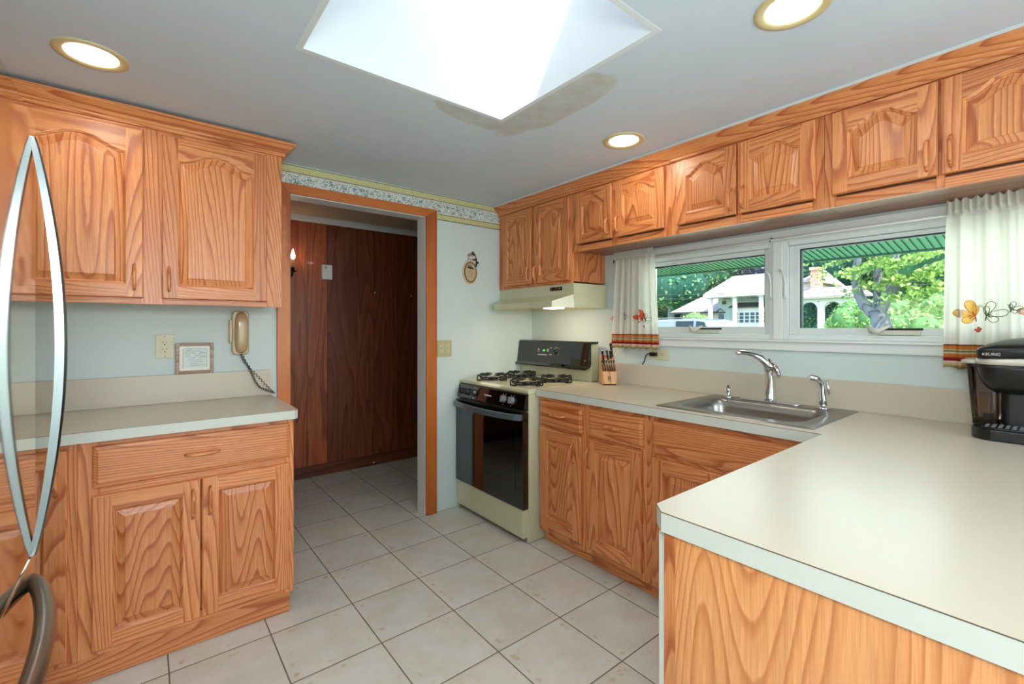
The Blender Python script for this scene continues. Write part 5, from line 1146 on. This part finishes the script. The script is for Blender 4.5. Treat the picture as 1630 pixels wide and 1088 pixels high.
# garage wing to the left
gy1, gze = D(1062, HX + 1, 497); gy0 = yl - 0.1
m = MB(); m.box(HX + 2.6, HX + 9, gy0, gy1 - 0.8, GZ, gze); m.build('garage_wall', M['siding'], hs)
m = MB(); hip(m, HX + 1.6, HX + 10, gy0 - 0.2, gy1, gze, gze + 1.75, 1.0, 1.9); m.build('garage_roof', M['roof'], hs)
m = MB(); m.box(HX + 1.55, HX + 1.75, gy0, gy1, gze - 0.18, gze - 0.01); m.build('gutter', M['trimD'], hs)
m = MB(); m.box(HX + 2.3, HX + 2.59, gy0, D(1117, HX + 2.3), GZ, gze); m.build('stone_pier', M['stone'], hs)
for (u0, u1) in ((1082, 1096),):
    y1_, z1_ = D(u0, HX + 2.5, 501); y0_ = D(u1, HX + 2.5); m = MB(); m.box(HX + 2.5, HX + 2.59, y0_, y1_, z1_ - 1.2, z1_); m.build('garage_window', M['winD'], hs)
# right hand gabled part with chimney and arcade
h2 = thing('house', 'stone and brick house part with chimney and white arches seen in the right window', 'house', (HX + 3, 12, GZ))
ya, za = D(1262, HX, 441); yb_ = D(1292, HX)
m = MB(); m.box(HX + 0.2, HX + 8, yb_, yr - 0.35, GZ, za - 0.5); m.build('stone_wall', M['stone'], h2)
m = MB(); hip(m, HX - 0.2, HX + 8.4, yb_ - 0.3, yr - 0.32, za - 0.5, za + 0.9, 0, 0.6); m.build('roof', M['roof'], h2)
c0, c1_ = D(1304, HX), D(1292, HX); ct_ = D(1298, HX, 430)[1]
m = MB(); m.box(HX - 0.3, HX + 0.9, c0, c1_, GZ, ct_); m.box(HX - 0.38, HX + 0.98, c0 - 0.08, c1_ + 0.08, ct_, ct_ + 0.25); m.build('chimney', M['brick'], h2)
# arcade: wall pierced by arches
AX = 38.0
ar = thing('garden_arcade', 'white arched porch in front of the brick chimney', 'porch', (AX, 10, GZ))
yA, zA = D(1266, AX, 474); yB2, _ = D(1358, AX, 474); zS = D(1300, AX, 500)[1]
m = MB()
arches = [(D(1301, AX), D(1274, AX)), (D(1339, AX), D(1311, AX))]
def arch_wall(mb, x0, x1):
    xs_ = [yB2] + [v for a in sorted(arches) for v in a] + [yA]
    for i in range(0, len(xs_), 2): mb.box(x0, x1, xs_[i], xs_[i + 1], GZ, zA)
    for (a, b) in arches:
        n = 14; c = (a + b) / 2; r = (b - a) / 2; zc_ = zA - 0.35 - r
        pts = [(a, zA)] + [(c - r * cos(pi * k / n), zc_ + r * sin(pi * k / n)) for k in range(n + 1)] + [(b, zA)]
        for k in range(n):
            p0, p1 = pts[k + 1], pts[k + 2]
            mb.prism([(p0[0], p0[1]), (p1[0], p1[1]), (p1[0], zA), (p0[0], zA)], lambda y, z: (x0, y, z), lambda y, z: (x1, y, z))
arch_wall(m, AX, AX + 0.3); m.build('arches', M['column'], ar)
m = MB(); q = m.add([(AX - 0.4, yB2 - 1.2, zA - 0.05), (AX - 0.4, yA + 0.2, zA - 0.05), (AX + 4, yA + 0.2, zA + 0.9), (AX + 4, yB2 + 0.6, zA + 0.9)]); m.face([q, q + 1, q + 2, q + 3]); m.build('roof', M['roof'], ar, solid=0.15)
# small far house behind the maple
BX = 60.0
h3 = thing('house', 'pale gabled house half hidden by trees at the right', 'house', (BX, 5, GZ))
y0, z0 = D(1478, BX, 500); y1, z1 = D(1418, BX, 468); 
m = MB(); m.box(BX, BX + 8, y0, y1, GZ, z0); m.build('wall', M['siding'], h3)
m = MB(); q = m.add([(BX - 0.4, y0 - 0.5, z0 - 0.3), (BX - 0.4, y1 + 0.5, z0 - 0.3), (BX + 4, y1 + 0.5, z1 + 0.6), (BX + 4, y0 + 2.0, z1 + 0.6)]); m.face([q, q + 1, q + 2, q + 3]); m.build('roof', M['roof'], h3, solid=0.2)

# parked car, seen above the sill
CX = 14.0
car = thing('car', 'silver blue car parked outside the left sink window', 'car', (CX, 8.3, GZ))
cyr, cyl = D(1141, CX), D(1040, CX); L = 4.6; y0 = cyr - 0.05; zt_ = D(1090, CX, 507)[1]
prof = [(y0 + 0.0, GZ + 0.35), (y0 - 0.02, GZ + 0.95), (y0 + 0.10, GZ + 1.15), (y0 + 0.40, zt_ - 0.06), (y0 + 0.75, zt_), (y0 + 2.2, zt_ - 0.02), (y0 + 2.75, zt_ - 0.18), (y0 + 3.35, GZ + 1.10), (y0 + 4.4, GZ + 0.95), (y0 + 4.6, GZ + 0.7), (y0 + 4.6, GZ + 0.35)]
m = MB(); m.prism(prof, lambda y, z: (CX, y, z), lambda y, z: (CX + 1.8, y, z)); m.build('body', M['carp'], car, bevel=0.06, seg=3)
wz = GZ + 1.12
for nm, P in (('rear_window', [(y0 + 0.24, wz), (y0 + 0.46, zt_ - 0.12), (y0 + 0.72, zt_ - 0.08), (y0 + 0.80, wz)]), ('side_window', [(y0 + 0.88, wz), (y0 + 0.82, zt_ - 0.08), (y0 + 1.45, zt_ - 0.08), (y0 + 1.5, wz)]), ('windshield', [(y0 + 2.35, wz + 0.12), (y0 + 2.30, zt_ - 0.10), (y0 + 2.5, zt_ - 0.14), (y0 + 2.9, wz + 0.12)])):
    m = MB(); m.prism(P, lambda y, z: (CX - 0.004, y, z), lambda y, z: (CX - 0.02, y, z)); m.build(nm, M['carg'], car)
for yy in (y0 + 0.85, y0 + 3.7):
    for xx in (CX + 0.0, CX + 1.6):
        m = MB(); m.lathe([(0.22, -0.01), (0.33, 0.0), (0.33, 0.2), (0.22, 0.21)], (xx, yy, GZ + 0.34), 20, ax='x'); m.build('wheel', M['tyre'], car)
m = MB(); m.box(CX + 0.08, CX + 0.12, y0 + 0.7, y0 + 2.3, zt_ + 0.02, zt_ + 0.05); m.box(CX + 0.08, CX + 0.12, y0 + 0.75, y0 + 0.8, zt_ - 0.02, zt_ + 0.02); m.box(CX + 0.08, CX + 0.12, y0 + 2.2, y0 + 2.25, zt_ - 0.02, zt_ + 0.02); m.build('roof_rail', M['grey'], car)

# trees and shrubs
LEAF = {'deep': leaf_mat('leaves_deep', (14, 74, 72), (96, 184, 130)), 'bright': leaf_mat('leaves_bright', (52, 128, 60), (206, 236, 138)), 'mid': leaf_mat('leaves_mid', (24, 96, 80), (150, 208, 136)), 'purple': leaf_mat('leaves_purple', (70, 74, 96), (176, 180, 196)), 'bush': leaf_mat('leaves_bush', (110, 172, 96), (214, 240, 160))}
CORE = {k: plain('core_' + k, c, 0.9, noise_amt=0.3, nscale=1.5) for k, c in (('deep', (22, 76, 70)), ('bright', (50, 112, 66)), ('mid', (30, 92, 76)), ('purple', (66, 72, 92)), ('bush', (96, 150, 88)))}
def tree(name, label, x, y, r, zc, kind, n, ls, seed, trunk=None, group='trees across the street', cat='tree', flat=0.9):
    rnd = random.Random(seed); t = thing(name, label, cat, (x, y, GZ), group)
    lumps = [((x, y, zc), (r * 0.8, r * 0.8, r * 0.8 * flat))]
    for i in range(12):
        a = rnd.uniform(0, 2 * pi); b = rnd.uniform(-0.8, 1.0); q = r * 0.62; lumps.append(((x + q * cos(a) * sqrt(max(0, 1 - b * b)), y + q * sin(a) * sqrt(max(0, 1 - b * b)), zc + q * b * flat), (r * rnd.uniform(0.3, 0.45),) * 3))
    m = MB()
    for c, rr in lumps: m.blob(c, tuple(v * 0.86 for v in rr), 0, 7)
    m.build('crown_mass', CORE[kind], t)
    m = MB(); tot = n
    for i in range(tot):
        c, rr = lumps[rnd.randrange(len(lumps))] if rnd.random() < 0.75 else lumps[0]
        u = rnd.uniform(-1, 1); a = rnd.uniform(0, 2 * pi); s = sqrt(1 - u * u); nv = Vector((s * cos(a), s * sin(a), u)); p = Vector(c) + Vector((nv.x * rr[0], nv.y * rr[1], nv.z * rr[2])) * rnd.uniform(0.86, 1.06)
        if p.z < GZ + 0.05: continue
        d = (nv + Vector((rnd.uniform(-1, 1), rnd.uniform(-1, 1), rnd.uniform(-1, 1))) * 0.8).normalized(); e = d.orthogonal().normalized(); e.rotate(Matrix.Rotation(rnd.uniform(0, 6.28), 3, d)); f_ = d.cross(e); sz = ls * rnd.uniform(0.6, 1.3)
        q = m.add([p - e * sz * 0.5, p + f_ * sz * 0.28, p + e * sz * 0.5, p - f_ * sz * 0.28]); m.face([q, q + 1, q + 2, q + 3], 0, False, rnd.random())
    m.build('foliage', LEAF[kind], t, recalc=False)
    if trunk is None and cat == 'tree':
        m = MB(); m.tube([(x, y, GZ), (x + 0.1, y, GZ + (zc - GZ) * 0.5), (x, y, zc)], [r * 0.09, r * 0.07, r * 0.04], 10); m.build('trunk', M['bark'], t)
    return t
TR = [  # bearing, distance, radius, centre height, kind
    (1022, 64, 6.5, 6.4, 'deep', 'dark green tree behind the curtain at the left edge of the left window'), (1068, 57, 6.5, 8.4, 'mid', 'broad green tree above the garage roof'), (1118, 62, 6.2, 9.6, 'mid', 'tall green tree rising behind the garage wing'),
    (1160, 70, 6.6, 11.6, 'deep', 'deep green tree behind the ridge of the white house'), (1205, 66, 6.0, 9.4, 'purple', 'dark purple leaved tree right behind the white house'), (1250, 72, 6.5, 10.5, 'mid', 'green tree hidden behind the window mullion'),
    (1296, 66, 6.2, 9.2, 'deep', 'bluish green tree behind the brick chimney'), (1345, 60, 6.0, 8.0, 'mid', 'green tree between the chimney and the forked trunk'), (1395, 72, 7.6, 9.4, 'deep', 'deep green tree seen between the forked trunks'),
    (1440, 74, 7.0, 12.5, 'mid', 'high green tree above the far gabled house'), (1490, 56, 6.0, 9.0, 'bright', 'bright green tree at the right end of the right window'), (1545, 50, 6.5, 6.5, 'bright', 'bright green tree half behind the right curtain'), (1092, 78, 8, 8, 'deep', 'far deep green tree filling the gap over the garage')]
for i, (u, X, r, zc_, kd, lb) in enumerate(TR): tree('leafy_tree', lb, X, D(u, X), r, zc_, kd, 5200, 0.50 if X > 50 else 0.36, 100 + i)
SH = [(1064, 38, 0.85, 1.3, 'bush', 'rounded shrub before the garage wing'), (1050, 38, 0.7, 1.1, 'bush', 'small rounded shrub left of the others before the garage'), (1108, 38, 1.2, 1.6, 'bush', 'clipped shrub in front of the stone pier'),
      (1287, 41, 1.6, 1.9, 'mid', 'green shrub inside the left white arch'), (1322, 41, 1.7, 2.0, 'mid', 'green shrub inside the right white arch'), (1358, 31, 1.3, 1.5, 'bush', 'pale green hedge shrub right of the arches'), (1380, 29, 1.5, 1.6, 'bush', 'pale green hedge shrub left of the forked trunk'),
      (1432, 29, 1.7, 1.9, 'bush', 'pale green hedge shrub right of the forked trunk'), (1462, 32, 1.6, 1.7, 'bush', 'pale green hedge shrub before the far gabled house'), (1500, 40, 2.4, 2.0, 'bright', 'green shrub low at the right end of the right window')]
for i, (u, X, r, zc_, kd, lb) in enumerate(SH):
    top_ = zc_ + r * 0.95; r = (top_ - GZ) / 1.85; zc_ = GZ + r * 0.86
    tree('garden_shrub', lb, X, D(u, X), r, zc_, kd, 2600, 0.2, 300 + i, group='shrubs across the street', cat='shrub')
# nearer maple with forked trunk and high canopy
MX = 20.0
def mp_(u, v, dx=0): y, z = D(u, MX + dx, v); return (MX + dx, y, z)
mt = thing('maple_tree', 'pale barked tree with forked trunk standing outside the right sink window', 'tree', (MX, D(1406, MX), GZ))
b0 = mp_(1406, 560); b0 = (b0[0], b0[1], GZ); m = MB()
m.tube([b0, mp_(1404, 520), mp_(1400, 504), mp_(1394, 494)], [0.40, 0.30, 0.26, 0.22], 12)
m.tube([mp_(1401, 506), mp_(1385, 493), mp_(1374, 482), mp_(1367, 468), mp_(1362, 448), mp_(1364, 425), mp_(1368, 395), mp_(1372, 360)], [0.22, 0.20, 0.18, 0.16, 0.14, 0.13, 0.11, 0.07], 10)
m.tube([mp_(1397, 502), mp_(1405, 488), mp_(1414, 470), mp_(1420, 450), mp_(1424, 420), mp_(1426, 380)], [0.20, 0.18, 0.16, 0.14, 0.12, 0.08], 10)
m.tube([mp_(1398, 500, 0.4), mp_(1399, 480, 0.6), mp_(1398, 455, 0.8), mp_(1397, 420, 0.9), mp_(1396, 380, 1)], [0.2, 0.16, 0.14, 0.11, 0.08], 10)
m.tube([mp_(1414, 470), mp_(1440, 445), mp_(1475, 425), mp_(1520, 410)], [0.12, 0.09, 0.06, 0.04], 8)
m.build('trunk', M['bark'], mt)
rnd = random.Random(5); m = MB()
for i in range(15000):
    if rnd.random() < 0.40: u = rnd.gauss(1405, 45); v = rnd.gauss(418, 22)
    elif rnd.random() < 0.8: u = rnd.gauss(1478, 36); v = rnd.gauss(450, 32)
    else: u = rnd.uniform(1290, 1600); v = rnd.uniform(330, 410)
    cl = sin(u * 0.11 + 3 * sin(v * 0.09)) + sin(v * 0.21 + u * 0.05)
    if cl < -0.15 or v > 498: continue
    X = MX + rnd.uniform(-2.6, 2.2); y, z = D(u, X, v); p = Vector((X, y, z))
    d = Vector((rnd.uniform(-1, 1), rnd.uniform(-1, 1), rnd.uniform(-0.3, 1.4))).normalized(); e = d.orthogonal().normalized(); e.rotate(Matrix.Rotation(rnd.uniform(0, 6.28), 3, d)); f_ = d.cross(e); sz = rnd.uniform(0.08, 0.19)
    q = m.add([p - e * sz * 0.5, p + f_ * sz * 0.35, p + e * sz * 0.5, p - f_ * sz * 0.35]); m.face([q, q + 1, q + 2, q + 3], 0, False, rnd.random())
m.build('foliage', LEAF['bright'], mt, recalc=False)
# utility lines
for (u, lb) in ((1018, 'wooden utility pole behind the left curtain'), (1562, 'wooden utility pole behind the right curtain')):
    m = MB(); y = D(u, 26); m.tube([(26, y, GZ), (26, y, 9.0)], [0.16, 0.12], 10); m.box(25.9, 26.1, y - 0.9, y + 0.9, 8.2, 8.35); tag(m.build('utility_pole', M['bark'], loc=(26, y, GZ)), lb, 'pole')
for (v0, v1, lb) in ((475, 478, 'upper overhead wire across the windows'), (482, 484, 'lower overhead wire across the windows')):
    a_, b_2 = D(1018, 26, v0 - 6), D(1562, 26, v1 - 40)
    m = MB(); m.tube([(26, a_[0] + (b_2[0] - a_[0]) * k / 10, a_[1] + (b_2[1] - a_[1]) * k / 10 - 0.25 * sin(pi * k / 10)) for k in range(11)], 0.012, 5); tag(m.build('utility_wire', M['wire'], loc=(26, 8, a_[1])), lb, 'wire')
